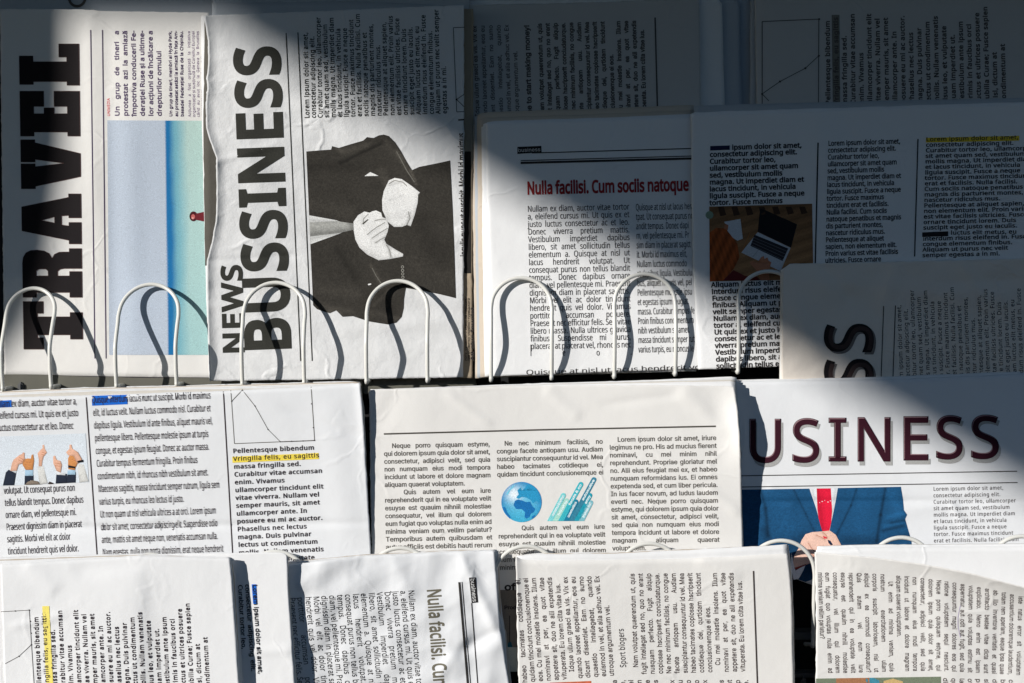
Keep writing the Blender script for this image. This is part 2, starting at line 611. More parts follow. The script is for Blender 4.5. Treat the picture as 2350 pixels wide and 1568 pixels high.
LOREM = ['Lorem ipsum dolor sit amet,', 'consectetur adipiscing elit.', 'Curabitur tortor leo, ullamcorper', 'sit amet quam sed, vestibulum',
         'mollis magna. Ut imperdiet diam', 'et lacus tincidunt, in vehicula', 'ligula suscipit. Fusce a neque', 'tortor. Fusce maximus tincidunt',
         'erat et facilisis. Nulla facilisi. Cum', 'sociis natoque penatibus et', 'magnis dis parturient montes,', 'nascetur ridiculus mus.',
         'Pellentesque at aliquet sapien,', 'non elementum elit. Proin varius', 'est vitae facilisis ultricies. Fusce', 'ornare tincidunt lorem. Duis',
         'suscipit eget justo eu iaculis.', 'Aliquam luctus elit metus, eu', 'interdum risus eleifend in. Fusce', 'congue elementum finibus.',
         'Aliquam ut purus nec velit semper', 'egestas a in mi.']
PELL = ['Pellentesque bibendum', 'Vringilla felis, eu sagittis', 'massa fringilla sed.', 'Curabitur vitae accumsan', 'enim. Vivamus',
        'ullamcorper tincidunt elit', 'vitae viverra. Nullam vel', 'semper mauris, sit amet', 'ullamcorper ante. In', 'posuere eu mi ac auctor.',
        'Phasellus nec lectus', 'magna. Duis pulvinar', 'lectus ut condimentum', 'mollis. Nullam venenatis', 'risus leo, et vulputate',
        'quam imperdiet ut.', 'Vestibulum ante ipsum', 'primis in faucibus orci', 'luctus et ultrices posuere', 'cubilia Curae; Fusce sapien',
        'nisl, dictum at', 'condimentum at']
NULLAM = ['Nullam ex diam, auctor vitae tortor', 'a, eleifend cursus mi. Ut quis ex et', 'justo luctus consectetur ac et leo.', 'Donec viverra pretium mattis.',
          'Vestibulum imperdiet dapibus', 'libero, sit amet sollicitudin tellus', 'elementum a. Quisque at nisl ut', 'lacus hendrerit volutpat. Ut',
          'consequat purus non tellus blandit', 'tempus. Donec dapibus ornare', 'diam, vel pellentesque mi. Praesent', 'dignissim diam in placerat sagittis.',
          'Morbi vel elit ac dolor tincidunt', 'hendrerit quis vel dolor. Vivamus', 'porttitor accumsan posuere.', 'Praesent nec efficitur felis. Sed vitae',
          'libero massa. Nulla ultrices gravida', 'finibus. Suspendisse mi purus,', 'placerat at placerat vel, rhoncus nec']
NAM = ['>Nam volutpat quaerendum ut, quis', 'fugit intellegat sed no, quo no erant', 'nusquam perfecto. Fugit aliquip', 'copiosae hscripserit concludaturque.',
       'Ne nec minimum facilisis, no congue', 'facete antiopam usu. Audiam', 'suscipiantur consequuntur id vel. Mea', 'habeo tacimates copiosae hscripserit',
       'cotidieque dei, qurtidam tincidunt', 'conclusionemque ei eos.~', '>Cu mei molestie insolens. Illum', 'nominavi at per, ea quot vitae',
       'appetere sit, duo ne alii expetendis', 'vituperata. Eu lorem clita vitae ius.~']
IDQUE = ['habeo tacimates cotidieque ei,', 'quidam tincidunt conclusionemque ei', 'eos. Cu mei molestie insolens. Illum', 'nominavi at per, ea quot vitae',
         'appetere sit, duo ne alii expetendis', 'vituperata. Eu lorem clita vitae ius.~', '>Idque ullum graeci ea vis. Vix ex', 'quando laoreet appellantur, eos eu',
         'dicant dissentiet. Eam no sumo', 'quaestio intellegebat, quando', 'euismod in vel, et alia adhuc vel. Ex', 'utroque argumentum vel.~']

# ================================================================== unseen canopy and added blockers that shape shade and sky light
def cast_plate(name, pts, dist, thick, parent, dd=0.05):
    lo, hi = [], []
    for px, py, t in pts:
        p = Vector(W(np.array(px, float), np.array(py, float), dd)) + TO_SUN * (dist + t)
        lo.append(p); hi.append(p + Vector((0, -thick * .6, thick)))
    n = len(pts)
    f = [tuple(range(n)), tuple(range(2 * n - 1, n - 1, -1))] + [(i, n + i, n + (i + 1) % n, (i + 1) % n) for i in range(n)]
    return link_mesh(name, lo + hi, f, BLOCKER, parent, smooth=False)
canopy = thing('shade_canopy', 'unseen dark canopy in front of the rack, shaped to shade its upper right', 'canopy')
cast_plate('roof_panel', [(435, 3, 0), (500, 62, 0), (1400, 577, 0), (9000, 4924, 0), (11000, -9000, 1.2), (-2500, -9000, 1.2), (-2500, -40, 0)], 7.2, 0.04, canopy)  # unseen; carried far past its shadow edge to hold back sky light
ov = bpy.data.meshes.new('sky_blocker')  # unseen board added overhead to darken the top row
ov.from_pydata([(x, y, z) for z in (1.985, 2.03) for x, y in ((-2.6, -.58), (2.6, -.58), (2.6, .06), (-2.6, .06))], [], [(3, 2, 1, 0), (4, 5, 6, 7), (0, 1, 5, 4), (1, 2, 6, 5), (2, 3, 7, 6), (3, 0, 4, 7)])
ov.materials.append(BLOCKER)
eo = bpy.data.objects.new('sky_blocker', ov); COL.objects.link(eo); eo.parent = canopy
cast_plate('shadow_blocker', [(108, -3500, 0), (104, 120, 0), (112, 420, 0), (98, 640, 0), (62, 790, 0), (10, 880, 0), (-1500, 1000, 0), (-1500, -3500, 0)], 3.0, 0.02, canopy, 0.035)  # unseen blocker added, cut to the outline of the left-hand shadow

wall = bpy.data.meshes.new('horizon_blocker')  # unseen wall added to block the warm glow low in the sky
wall.from_pydata([(x, y, z) for z in (-1.2, 2.35) for x, y in ((-10, -6.7), (8, -6.7), (8, -6.4), (-10, -6.4))], [], [(0, 1, 2, 3), (7, 6, 5, 4), (0, 4, 5, 1), (1, 5, 6, 2), (2, 6, 7, 3), (3, 7, 4, 0)])
wall.materials.append(BLOCKER)
wo = bpy.data.objects.new('horizon_blocker', wall); COL.objects.link(wo)
wo['label'] = 'unseen dark wall added across from the rack to cut low sky glow'; wo['category'] = 'wall'

# ================================================================== the rack
rack = thing('newspaper_rack', 'white wire loop rack on a dark back panel holding rows of newspapers', 'rack')
def slab(name, x0, y0, x1, y1, d0, d1, mat, parent, bev=0.0012):
    a = W(np.array([x0, x1, x1, x0], float), np.array([y0, y0, y1, y1], float), d1)
    b = W(np.array([x0, x1, x1, x0], float), np.array([y0, y0, y1, y1], float), d1)
    b[:, 1] = -d0
    v = np.vstack([a, b])
    bm = bmesh.new()
    bv = [bm.verts.new(p) for p in v]
    for q in ((0, 3, 2, 1), (4, 5, 6, 7), (0, 1, 5, 4), (1, 2, 6, 5), (2, 3, 7, 6), (3, 0, 4, 7)):
        bm.faces.new([bv[i] for i in q])
    bmesh.ops.recalc_face_normals(bm, faces=bm.faces[:])
    if bev:
        bmesh.ops.bevel(bm, geom=bm.edges[:], offset=bev, segments=2, affect='EDGES')
    me = bpy.data.meshes.new(name); bm.to_mesh(me); bm.free()
    me.materials.append(mat)
    o = bpy.data.objects.new(name, me); COL.objects.link(o); o.parent = parent
    return o
slab('back_panel', -400, -400, 2750, 1900, -0.02, 0.0, DARKM, rack)
slab('shelf_rail', -60, 852, 832, 905, 0.004, 0.0455, RAILM, rack)
slab('shelf_rail', 834, 852, 1092, 905, 0.004, 0.040, RAILM, rack)
slab('shelf_rail', 1094, 836, 2500, 905, 0.004, 0.026, DARKM, rack)
slab('shelf_rail', -60, 1452, 2500, 1469, 0.06, 0.092, BARM, rack)
slab('shelf_rail', -60, 1545, 2500, 1556, 0.07, 0.092, BARM, rack)
for x in (45, 657, 815, 1612, 1845):
    slab('upright_rod', x - 6, 877 if x < 1800 else 1556, x + 6, 915 if x < 1800 else 1800, 0.042 if x < 1800 else 0.1, 0.050 if x < 1800 else 0.11, BARM, rack, 0.002)

def tube(pts, rad, seg=10):
    """pts: list of 3D points -> swept round wire with closed ends"""
    p = np.array(pts, float)
    tan = np.gradient(p, axis=0)
    tan /= np.linalg.norm(tan, axis=1)[:, None]
    V, F = [], []
    ref = np.array([0.0, 1.0, 0.0])
    u = np.cross(tan[0], ref)
    if np.linalg.norm(u) < 1e-3:
        u = np.cross(tan[0], (1.0, 0, 0))
    u /= np.linalg.norm(u)
    for i in range(len(p)):
        u = u - tan[i] * np.dot(u, tan[i])
        u /= np.linalg.norm(u)
        b = np.cross(tan[i], u)
        for k in range(seg):
            a = 2 * PI * k / seg
            V.append(p[i] + rad * (math.cos(a) * u + math.sin(a) * b))
    for i in range(len(p) - 1):
        for k in range(seg):
            F.append((i * seg + k, i * seg + (k + 1) % seg, (i + 1) * seg + (k + 1) % seg, (i + 1) * seg + k))
    F.append(tuple(range(seg - 1, -1, -1)))
    F.append(tuple((len(p) - 1) * seg + k for k in range(seg)))
    return V, F

def spline(ctrl, n=8):
    c = np.array(ctrl, float)
    c = np.vstack([2 * c[0] - c[1], c, 2 * c[-1] - c[-2]])
    out = []
    for i in range(1, len(c) - 2):
        for t in np.linspace(0, 1, n, endpoint=False):
            a, b, cc, d = c[i - 1], c[i], c[i + 1], c[i + 2]
            out.append(0.5 * ((2 * b) + (-a + cc) * t + (2 * a - 5 * b + 4 * cc - d) * t * t + (-a + 3 * b - 3 * cc + d) * t ** 3))
    out.append(c[-2])
    return np.array(out)

def wire_loop(xl, yl, xr, yr, ya, d_k, d_top, d_rail, rad=0.0021, plumb=True):
    """a hoop of wire: feet bent straight back to the rail, upright legs, then leaning back until its crown meets the papers"""
    H = (yl + yr) / 2 - ya
    hw = (xr - xl) / 2
    xc = (xl + xr) / 2
    d_f = d_k - .0055
    ys = ya + hw * .98                     # where the round crown starts
    def dd(y, yf):                         # height above the back panel, by how far up the loop
        h = min(1.0, (yf - y) / H)
        a = d_f + (d_k - d_f) * (h / .40)
        b = d_k + (d_top - d_k) * (h - .40) / .60
        e = .0022
        return -e * math.log(math.exp(-a / e) + math.exp(-b / e)) + .0009
    def leg(x, yf):
        out = [(x, yf - 3, d_rail), (x, yf - 1, d_f - .012), (x, yf + 2.5, d_f - .0035), (x, yf - 1, d_f - .0003), (x, yf - 9, d_f)]
        for y in (yf - .18 * H, yf - .30 * H, yf - .40 * H, yf - .50 * H, (yf - .5 * H + ys) / 2):
            out.append((x, y, dd(y, yf)))
        return out
    L, Rt = leg(xl, yl), leg(xr, yr)
    A = []
    for k in range(0, 9):
        q = PI * k / 8
        x = xc - hw * math.cos(q); y = ys - hw * .98 * math.sin(q)
        A.append((x, y, dd(y, (yl + yr) / 2)))
    c = spline(L + A + Rt[::-1], 6)
    if plumb:                              # the hoop stands square to the rack
        c[:, 0] = 1175 + (c[:, 0] - 1175) * (CAM_D - d_f) / (CAM_D - c[:, 2])
    P = W(c[:, 0], c[:, 1], c[:, 2])
    V, F = tube(P, rad)
    return link_mesh('wire_loop', V, F, WIRE, rack)

for xl, yl, xr, yr, ya, dt in ((6, 893, 117, 888, 662, .049), (267, 887, 405, 883, 653, .049), (556, 882, 698, 879, 649, .056), (841, 876, 981, 873, 645, .056),
                           (1127, 871, 1266, 867, 638, .070), (1410, 864, 1550, 858, 629, .070), (1694, 853, 1835, 850, 623, .074), (1980, 846, 2120, 842, 617, .074)):
    wire_loop(xl, yl, xr, yr, ya, 0.084, dt, 0.036)
for i, xa in enumerate((58, 345, 632, 919, 1208, 1491, 1785, 2069, 2345)):
    ya = (1281, 1273, 1266, 1258, 1254, 1248, 1241, 1234, 1231)[i]
    fx = 1866 if xa == 1785 else xa + 74
    wire_loop(xa - 74, ya + 240, fx, ya + 240, ya, 0.139 if xa == 1785 else 0.150, 0.148, 0.085, plumb=xa == 1785)

# ================================================================== row at the top, in the shade
t = paper('plain newspaper with shade in its colour, behind the TRAVEL newspaper, only its lower strip and a printed ring showing')
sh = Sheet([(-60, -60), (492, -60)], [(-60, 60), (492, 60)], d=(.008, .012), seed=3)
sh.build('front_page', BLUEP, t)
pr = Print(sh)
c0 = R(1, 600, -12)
pr.poly([(c0[0] + 21 * math.cos(a), c0[1] + 21 * math.sin(a)) for a in np.linspace(0, 2 * PI, 40, endpoint=False)], VEILED,
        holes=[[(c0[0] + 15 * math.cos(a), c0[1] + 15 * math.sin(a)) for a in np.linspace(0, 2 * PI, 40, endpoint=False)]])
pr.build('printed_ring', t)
t = paper('plain newspaper with shade in its colour, sticking up behind the BUSSINESS NEWS newspaper')
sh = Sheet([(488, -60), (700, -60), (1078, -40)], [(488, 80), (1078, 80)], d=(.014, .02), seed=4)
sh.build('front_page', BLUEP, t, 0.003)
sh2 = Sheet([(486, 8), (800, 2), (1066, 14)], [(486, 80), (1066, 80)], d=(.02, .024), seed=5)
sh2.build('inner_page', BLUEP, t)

t = paper('shaded newspaper with the sideways line to start making money, in the top row')
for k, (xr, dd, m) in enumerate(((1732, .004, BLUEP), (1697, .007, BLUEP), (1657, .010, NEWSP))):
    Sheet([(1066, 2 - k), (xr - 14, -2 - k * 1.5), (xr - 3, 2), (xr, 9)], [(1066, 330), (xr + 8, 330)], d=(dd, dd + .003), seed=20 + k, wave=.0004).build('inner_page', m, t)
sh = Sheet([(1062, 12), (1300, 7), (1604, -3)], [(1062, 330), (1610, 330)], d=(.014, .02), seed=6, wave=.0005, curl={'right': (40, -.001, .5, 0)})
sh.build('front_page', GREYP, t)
P_ = Print(sh)
P_.block(IDQUE[5:], R(5, 155, 905), R(5, 132, 192), R(5, 506, 890), R(5, 486, 180), style='gro', cap=9.6, col=VEILED, just=True, indent=.06)
P_.build('text_column', t)
Print(sh).text([('Time to start making money!', R(5, 601, 905), R(5, 579, 185))], 'grob', 11.2, VEILED).build('headline', t)
Print(sh).block(NAM, R(5, 692, 886), R(5, 672, 173), R(5, 1446, 866), R(5, 1426, 150), style='grob', cap=9.6, col=VEILED, just=True, indent=.06).build('text_column', t)
Print(sh).line([R(5, 1510, 130), R(5, 1530, 900)], 3.6, VEILED).build('rule_line', t)

t = paper('shaded newspaper with a line chart and bold sideways column, top right of the rack')
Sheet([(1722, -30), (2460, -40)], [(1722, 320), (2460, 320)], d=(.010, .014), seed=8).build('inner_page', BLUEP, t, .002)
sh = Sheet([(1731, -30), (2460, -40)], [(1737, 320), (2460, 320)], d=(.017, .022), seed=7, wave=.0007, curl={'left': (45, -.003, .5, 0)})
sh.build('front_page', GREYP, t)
Print(sh).poly(RL(7, 1000, 105, 1055, 105, 1060, 760, 1008, 760), lin(120, 118, 112)).build('highlight_mark', t)
Print(sh).block(PELL, R(7, 990, 735), R(7, 985, 95), R(7, 2224, 718), R(7, 2209, 78), style='humx', cap=10.2, col=VEILED, track=.06, kx=1.12, layer=1).build('text_column', t)
P_ = Print(sh).line(RL(7, 512, 152, 910, 135, 907, 760), 2.0, VEILED).line(RL(7, 512, 152, 512, 760), 2.0, VEILED)
P_.line(RL(7, 910, 392, 815, 480, 637, 573, 512, 660, 560, 710), 1.7, VEILED)
for q in RL(7, 910, 392, 815, 480, 637, 573, 512, 660, 912, 135):
    P_.disc(q, 2.6, VEILED, 1, 10)
P_.build('printed_chart', t)
t = paper('dark newsprint with bold letters poking up between the top row newspapers')
sh = Sheet([(980, -60), (1068, -60)], [(980, 40), (1068, 40)], d=(.003, .005), seed=9)
sh.build('front_page', TAN, t)
Print(sh).text([('snapi', (1058, 22), (1058, -50)), ('pia', (1047, 14), (1047, -40))], 'grob', 12, VEILED).build('headline', t)

# ================================================================== TRAVEL
t = paper('newspaper headlined TRAVEL with a printed photo of pale sky over teal sea')
Sheet([(20, 60), (470, 60)], [(22, 884), (140, 880), (478, 874)], d=(.018, .040), seed=11).build('inner_page', WARM, t, .002)
Sheet([(3, 24), (468, 31)], [(15, 874), (480, 876)], d=(.022, .044), seed=12).build('inner_page', WARM, t, .002)
sh = Sheet([(0, 21), (100, 21), (190, 22), (250, 26), (480, 29)], [(10, 864), (250, 868), (492, 873)], [(0, 21), (5, 450), (10, 864)], [(480, 29), (492, 873)],
           d=(.026, .047), seed=10, wave=.0005, creases=((250, 20, 262, 880, -.0012, 22, 'r'), (205, 20, 215, 500, .0006, 14, 'r'), (300, 250, 310, 820, .0008, 25, 'r')),
           curl={'bottom': (14, -.004, .5, 0)})
sh.build('front_page', WARM, t)
SLAB = {
 'T': ([(0, 1), (1, 1), (1, .66), (.75, .66), (.75, .76), (.68, .76), (.68, .21), (.77, .21), (.77, 0), (.21, 0), (.21, .21), (.30, .21), (.30, .76), (.24, .76), (.24, .66), (0, .66)], []),
 'R': ([(0, 1), (.70, 1), (.82, .985), (.91, .94), (.96, .86), (.97, .75), (.95, .63), (.90, .55), (.80, .50), (.88, .46), (.925, .38), (.93, .30), (.93, .21), (1, .21), (1, 0), (.59, 0), (.59, .30), (.575, .37), (.53, .41), (.44, .41),
        (.44, .21), (.53, .21), (.53, 0), (0, 0), (0, .21), (.10, .21), (.10, .77), (0, .77)], [[(.44, .57), (.44, .77), (.54, .77), (.58, .73), (.58, .61), (.54, .57)]]),
 'A': ([(.26, 1), (.74, 1), (.93, .21), (1, .21), (1, 0), (.52, 0), (.52, .21), (.57, .21), (.56, .33), (.38, .33), (.36, .21), (.43, .21), (.43, 0), (0, 0), (0, .21), (.07, .21)], [[(.42, .45), (.54, .45), (.47, .67)]]),
 'V': ([(0, 1), (.51, 1), (.51, .76), (.45, .76), (.52, .28), (.60, .76), (.545, .76), (.545, 1), (1, 1), (1, .76), (.94, .76), (.72, 0), (.25, 0), (.05, .76), (0, .76)], []),
 'E': ([(0, 1), (1, 1), (1, .6), (.66, .6), (.66, .77), (.5, .77), (.5, .6), (.63, .6), (.63, .43), (.5, .43), (.5, .21), (.66, .21), (.66, .43), (1, .43), (1, 0), (0, 0), (0, .21), (.09, .21), (.09, .77), (0, .77)], []),
 'L': ([(.02, 1), (.71, 1), (.71, .77), (.57, .77), (.57, .21), (.68, .21), (.68, .34), (1, .34), (1, 0), (0, 0), (0, .21), (.09, .21), (.09, .77), (.02, .77)], [])}
P_ = Print(sh)
for c, ya, yb in (('T', 801.7, 692), ('R', 682.6, 570.5), ('A', 560, 445), ('V', 433.5, 320.8), ('E', 312.6, 209.4), ('L', 196, 100.9)):
    def mp(p, ya=ya, yb=yb):
        y = ya + (yb - ya) * p[0]
        f = (801 - y) / 700
        xb = 190.3 - 9 * f; xc = 54.6 - 11 * f
        return (xb + (xc - xb) * p[1], y)
    o_, hs = SLAB[c]
    P_.poly([mp(p) for p in o_], lin(30, 25, 26), 0, [[mp(p) for p in h] for h in hs])
    for loop in [o_] + hs:
        cx = sum(p[0] for p in o_) / len(o_)
        lp = [mp(p) for p in loop + loop[:1]]
        P_.line(lp, 1.0, lin(95, 70, 66), 1)
P_.build('headline', t, label='heavy slab letters TRAVEL running up the page')
P_ = Print(sh).line([(208, 69), (217.6, 823)], 2.2, lin(75, 60, 90)).build('rule_line', t)
P_ = Print(sh).line([(235, 69), (243.3, 823)], 2.2, lin(75, 60, 90)).build('rule_line', t)
def trows(lines, x0, x1, n, ys, ye, lean=6):
    return [(l, R(1, x0 + (x1 - x0) * i / max(1, n - 1) + lean, ys), R(1, x0 + (x1 - x0) * i / max(1, n - 1), ye)) for i, l in enumerate(lines)]
PUR = lin(70, 52, 84)
Print(sh).text(trows(['Un grup de tineri a', 'protestat azi la amiază', 'împotriva conducerii Fe-', 'derației Ruse și a ultime-', 'lor acțiuni de încălcare a', 'drepturilor omului~'], 922, 1250, 6, 905, 238), 'humb', 9.8, lin(92, 76, 106), just=True).build('text_column', t)
Print(sh).text(trows(['UNIMEDIA'], 853, 853, 1, 905, 765, 2), 'hum', 6.2, lin(225, 70, 80)).build('red_caption', t)
Print(sh).text(trows(['Un grup de tineri, membri ai Hyde Park,', 'au protestat astăzi la amiază în fața Am-', 'basadei Federației Ruse de la Chișinău.'], 1333, 1422, 3, 908, 240), 'humb', 6.6, lin(82, 66, 96), just=True).build('text_column', t)
Print(sh).text(trows(['Acțiunea a fost organizată la inițiativa', 'organizației și susținută de Consiliul Europei', 'când au avut loc la Geneva la Bruxelles', 'reprezentanții societății civile au cerut'], 1478, 1580, 4, 912, 242), 'hum', 6.0, lin(140, 122, 148), just=True).build('text_column', t)
def seacol(x, y):
    f = np.clip((y - 276) / 540, 0, 1)
    edge = 378.9 + f * 7.5
    q = (x - edge)
    n = .5 * np.sin(x * .11 + y * .05) * np.sin(y * .031 - x * .05) + .5 * np.sin(y * .013 + x * .04)
    skyc = np.array(lin(186, 196, 209)); band = np.array(lin(28, 112, 168)); mid = np.array(lin(118, 176, 190)); teal = np.array(lin(184, 210, 202)); low = np.array(lin(166, 203, 202))
    s = np.clip(q / 3 + .5, 0, 1)[:, None]
    a = np.clip((q - 10 + 3 * n) / 14, 0, 1)[:, None]
    b = np.clip((q - 26 + 3 * n) / 26, 0, 1)[:, None]
    far = teal + (low - teal) * f[:, None]
    sea = band + (mid - band) * a
    sea = sea + (far - sea) * b
    sk = skyc * (1 - .05 * np.clip(1 - np.abs(x - 250) / 60, 0, 1))[:, None]
    return sk + (sea - sk) * s
P_ = Print(sh).poly(RL(1, 835, 937, 1700, 941) + RL(2, 1700, 1236, 850, 1236), seacol, 0, maxlen=5)
hx, hy = R(2, 1506, 158)
P_.disc((hx, hy), 9.5, lin(74, 24, 30), 1, 18, 11.5).disc((hx - 1, hy + 1), 4.5, lin(196, 104, 100), 2, 14, 6).disc((hx - 2, hy + 4), 2.5, lin(226, 160, 150), 3, 10)
P_.poly([(hx + 4, hy - 6), (hx + 30, hy - 12), (hx + 36, hy + 14), (hx + 4, hy + 8)], lin(112, 36, 44), 1)
P_.build('printed_photograph', t, label='printed sea photo with a swimmer head in pale teal water')
Print(sh).line(RL(2, 190, 1393, 900, 1408, 1640, 1416), 2.0, lin(60, 50, 64)).build('rule_line', t)

# ================================================================== BUSSINESS NEWS
t = paper('grey newsprint headlined BUSSINESS NEWS with a black-and-white photo of a suited man, torn left edge')
Sheet([(461, 36), (700, 28), (1063, 15)], [(480, 868), (1058, 862)], [(461, 36), (464, 300), (470, 590), (480, 868)], None, d=(.030, .050), seed=31).build('inner_page', NEWSP, t)
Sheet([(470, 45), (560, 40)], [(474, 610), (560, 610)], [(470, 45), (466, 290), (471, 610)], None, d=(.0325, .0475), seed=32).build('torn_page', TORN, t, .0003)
sh = Sheet([(468, 36), (700, 27), (1000, 14), (1065, 12)], [(481, 874.7), (700, 872), (1063, 866)],
           [(468, 36), (477, 95), (478, 147), (474, 180), (476, 205), (472, 236), (473, 295), (481, 322), (488, 339), (496, 362), (497, 462), (495, 509), (490, 530), (488, 547), (480, 580), (475, 597), (474.5, 660), (477, 760), (481, 874.7)],
           [(1065, 12), (1065, 400), (1063, 866)], d=(.036, .053), seed=30, wave=.0007,
           creases=((468, 380, 640, 330, .0012, 8, 'r'), (470, 600, 700, 585, -.001, 7, 'r'), (560, 40, 600, 860, .0012, 30, 'r'), (690, 640, 1063, 700, .0010, 16, 'r'), (900, 500, 1063, 520, -.0008, 12, 'r'), (760, 760, 1063, 735, .0010, 18, 'r'), (480, 700, 640, 720, .0008, 10, 'r')),
           curl={'left': (24, .0035, .45, 0)}, crumple=.0012)
sh.build('front_page', NEWSP, t, .0005)
INKN = lin(52, 52, 47)
P_ = Print(sh)
P_.text([('BUSSINESS', (664, 807), (637.5, 105))], 'humx', 97, INKN, track=.085, maxlen=14).build('headline', t, TONER)
Print(sh).text([('NEWS', (559, 812.5), (553.5, 607.5))], 'humx', 45, INKN, track=.10, maxlen=14).build('headline', t, TONER)
Print(sh).line([(656.6, 76), (690, 829)], 2.4, INKN).build('rule_line', t, TONER)
Print(sh).line([(683.7, 74.6), (716.4, 828.5)], 2.4, INKN).build('rule_line', t, TONER)
Print(sh).block(LOREM, R(3, 880, 922), R(3, 866, 232), R(3, 1952, 886), R(3, 1938, 196), style='humb', cap=10.4, col=INKN, track=.07, kx=.93).build('text_column', t)
SUIT = tone(lin(54, 51, 46), RS(3, (1120, 1270, 1450, 1110, 5, -.45), (1150, 1180, 1330, 1130, 7, .5), (1080, 1140, 1130, 1180, 5, .7), (1560, 1180, 1650, 1330, 5, .6), (1670, 1330, 1710, 1430, 3, 1.2), (900, 1300, 1250, 1290, 14, -.25), (1480, 1120, 1600, 1230, 12, .35), (1440, 1330, 1480, 1440, 9, .7), (1800, 1330, 1960, 1300, 18, -.2)) +
            RS(4, (900, 60, 1200, 120, 16, .25), (1360, 540, 1440, 690, 4, .7), (1100, 420, 1240, 640, 10, -.3), (1000, 860, 1200, 900, 7, .5), (1350, 900, 1580, 960, 6, .45), (1450, 760, 1520, 900, 12, -.3), (1700, 520, 1960, 640, 22, .2), (1750, 200, 1900, 500, 20, -.2), (960, 720, 1250, 760, 12, .3), (1380, 850, 1500, 740, 4, .5), (1040, 900, 1130, 930, 6, .8)), .5)
P_ = Print(sh)
P_.poly(RL(3, 857, 1180, 950, 1172, 1050, 1165, 1058, 1138, 1110, 1152, 1180, 1130, 1300, 1095, 1330, 1068, 1380, 1075, 1420, 1055, 1460, 1048, 1500, 1060, 1550, 1110, 1590, 1170, 1640, 1260, 1680, 1325, 1735, 1300, 1860, 1275, 1977, 1250) +
        RL(4, 1995, 60, 2010, 420, 2022, 795, 1900, 765, 1780, 740, 1632, 715, 1618, 800, 1616, 870, 1600, 940, 1560, 985, 1500, 1000, 1430, 990, 1340, 975, 1220, 935, 1140, 940, 1090, 890, 1040, 912, 980, 895, 940, 880, 910, 850), SUIT, 0, maxlen=5)
WP = lin(232, 231, 228)
P_.poly(RL(4, 880, 150, 1090, 188, 1228, 240, 1110, 295, 890, 375), tone(lin(220, 220, 217), RS(4, (890, 190, 1180, 205, 3, -.3), (890, 330, 1150, 285, 4, -.3)), .08), 1, maxlen=5)
P_.poly(RL(4, 885, 205, 1090, 195, 1220, 213, 1228, 262, 1110, 288, 888, 315), tone(lin(158, 158, 153), RS(4, (890, 300, 1200, 270, 6, -.4), (900, 225, 1150, 220, 6, .2), (1200, 210, 1225, 260, 6, -.35)), .3), 2, maxlen=5)
PG = RL(4, 1225, 262, 1225, 200, 1260, 150, 1310, 120, 1350, 130, 1372, 118, 1400, 112, 1440, 130, 1450, 165, 1480, 175, 1500, 230, 1490, 280, 1465, 340, 1480, 370, 1550, 415, 1612, 450, 1610, 470, 1510, 490, 1420, 500, 1330, 455, 1270, 400, 1240, 340)
P_.poly(PG, tone(WP, RS(4, (1300, 215, 1300, 150, 4, -.12), (1340, 300, 1470, 215, 3.5, -.16), (1370, 335, 1490, 255, 3.5, -.16), (1395, 365, 1470, 320, 3, -.2), (1490, 380, 1520, 480, 3, -.4), (1300, 420, 1420, 470, 7, -.12), (1390, 190, 1475, 185, 3, -.16)), .08, (PG, 4, .30)), 1, maxlen=4)
PG = RL(3, 1460, 1490, 1500, 1405, 1545, 1386, 1600, 1395, 1680, 1450, 1742, 1500, 1728, 1515) + RL(4, 1725, 50, 1700, 150, 1670, 235, 1640, 225, 1600, 240, 1540, 240, 1490, 200, 1450, 110, 1447, 30)
P_.poly(PG, tone(WP, RS(3, (1500, 1440, 1610, 1415, 3, -.25), (1500, 1560, 1600, 1530, 5, -.1)) + RS(4, (1640, 230, 1665, 130, 3, -.3), (1470, 60, 1500, 180, 5, -.12), (1560, 20, 1600, 120, 8, .04)), .08, (PG, 4, .30)), 1, maxlen=4)
P_.poly(RL(3, 1310, 1372, 1355, 1340, 1420, 1370), WP, 1)
DK = lin(96, 94, 88)
for ln in ((1340, 140, 1300, 180, 1300, 215), (1330, 300, 1400, 245, 1470, 205), (1365, 330, 1430, 285, 1490, 250), (1395, 365, 1440, 335, 1470, 320), (1480, 380, 1505, 420, 1515, 470), (1390, 190, 1440, 180, 1475, 180)):
    P_.line(RL(4, *ln), 1.5, lin(150, 148, 142), 2)
P_.poly(RL(4, 1292, 212, 1338, 178, 1340, 186, 1300, 222), lin(80, 78, 72), 2)
P_.line(RL(3, 1500, 1430, 1545, 1405, 1610, 1420, 1640, 1450), 2.0, lin(150, 148, 142), 2)
P_.line(RL(4, 1640, 225, 1665, 170, 1650, 120), 1.6, lin(140, 138, 132), 2)
P_.line(RL(3, 1130, 1265, 1290, 1190, 1440, 1120), 2.0, lin(36, 34, 31), 1)
P_.line(RL(3, 1560, 1180, 1640, 1330, 1700, 1420), 2.0, lin(110, 108, 100), 1)
P_.line(RL(4, 1370, 560, 1400, 620, 1440, 680), 1.6, lin(110, 108, 100), 1)
for k in range(4):
    cx, cy = R(4, 1606 + k, 552 + 27 * k)
    P_.poly([(cx + 3.6 * math.cos(a), cy + 3.6 * math.sin(a)) for a in np.linspace(0, 6.283, 12, endpoint=False)], lin(140, 138, 130), 1, [[(cx + 2 * math.cos(a), cy + 2 * math.sin(a)) for a in np.linspace(0, 6.283, 10, endpoint=False)]])
P_.poly(RL(4, 1336, 684, 1362, 680, 1362, 690, 1340, 695), WP, 1)
P_.build('printed_photograph', t, TONER, label='grainy black-and-white print of a suited man pulling at his cuff')
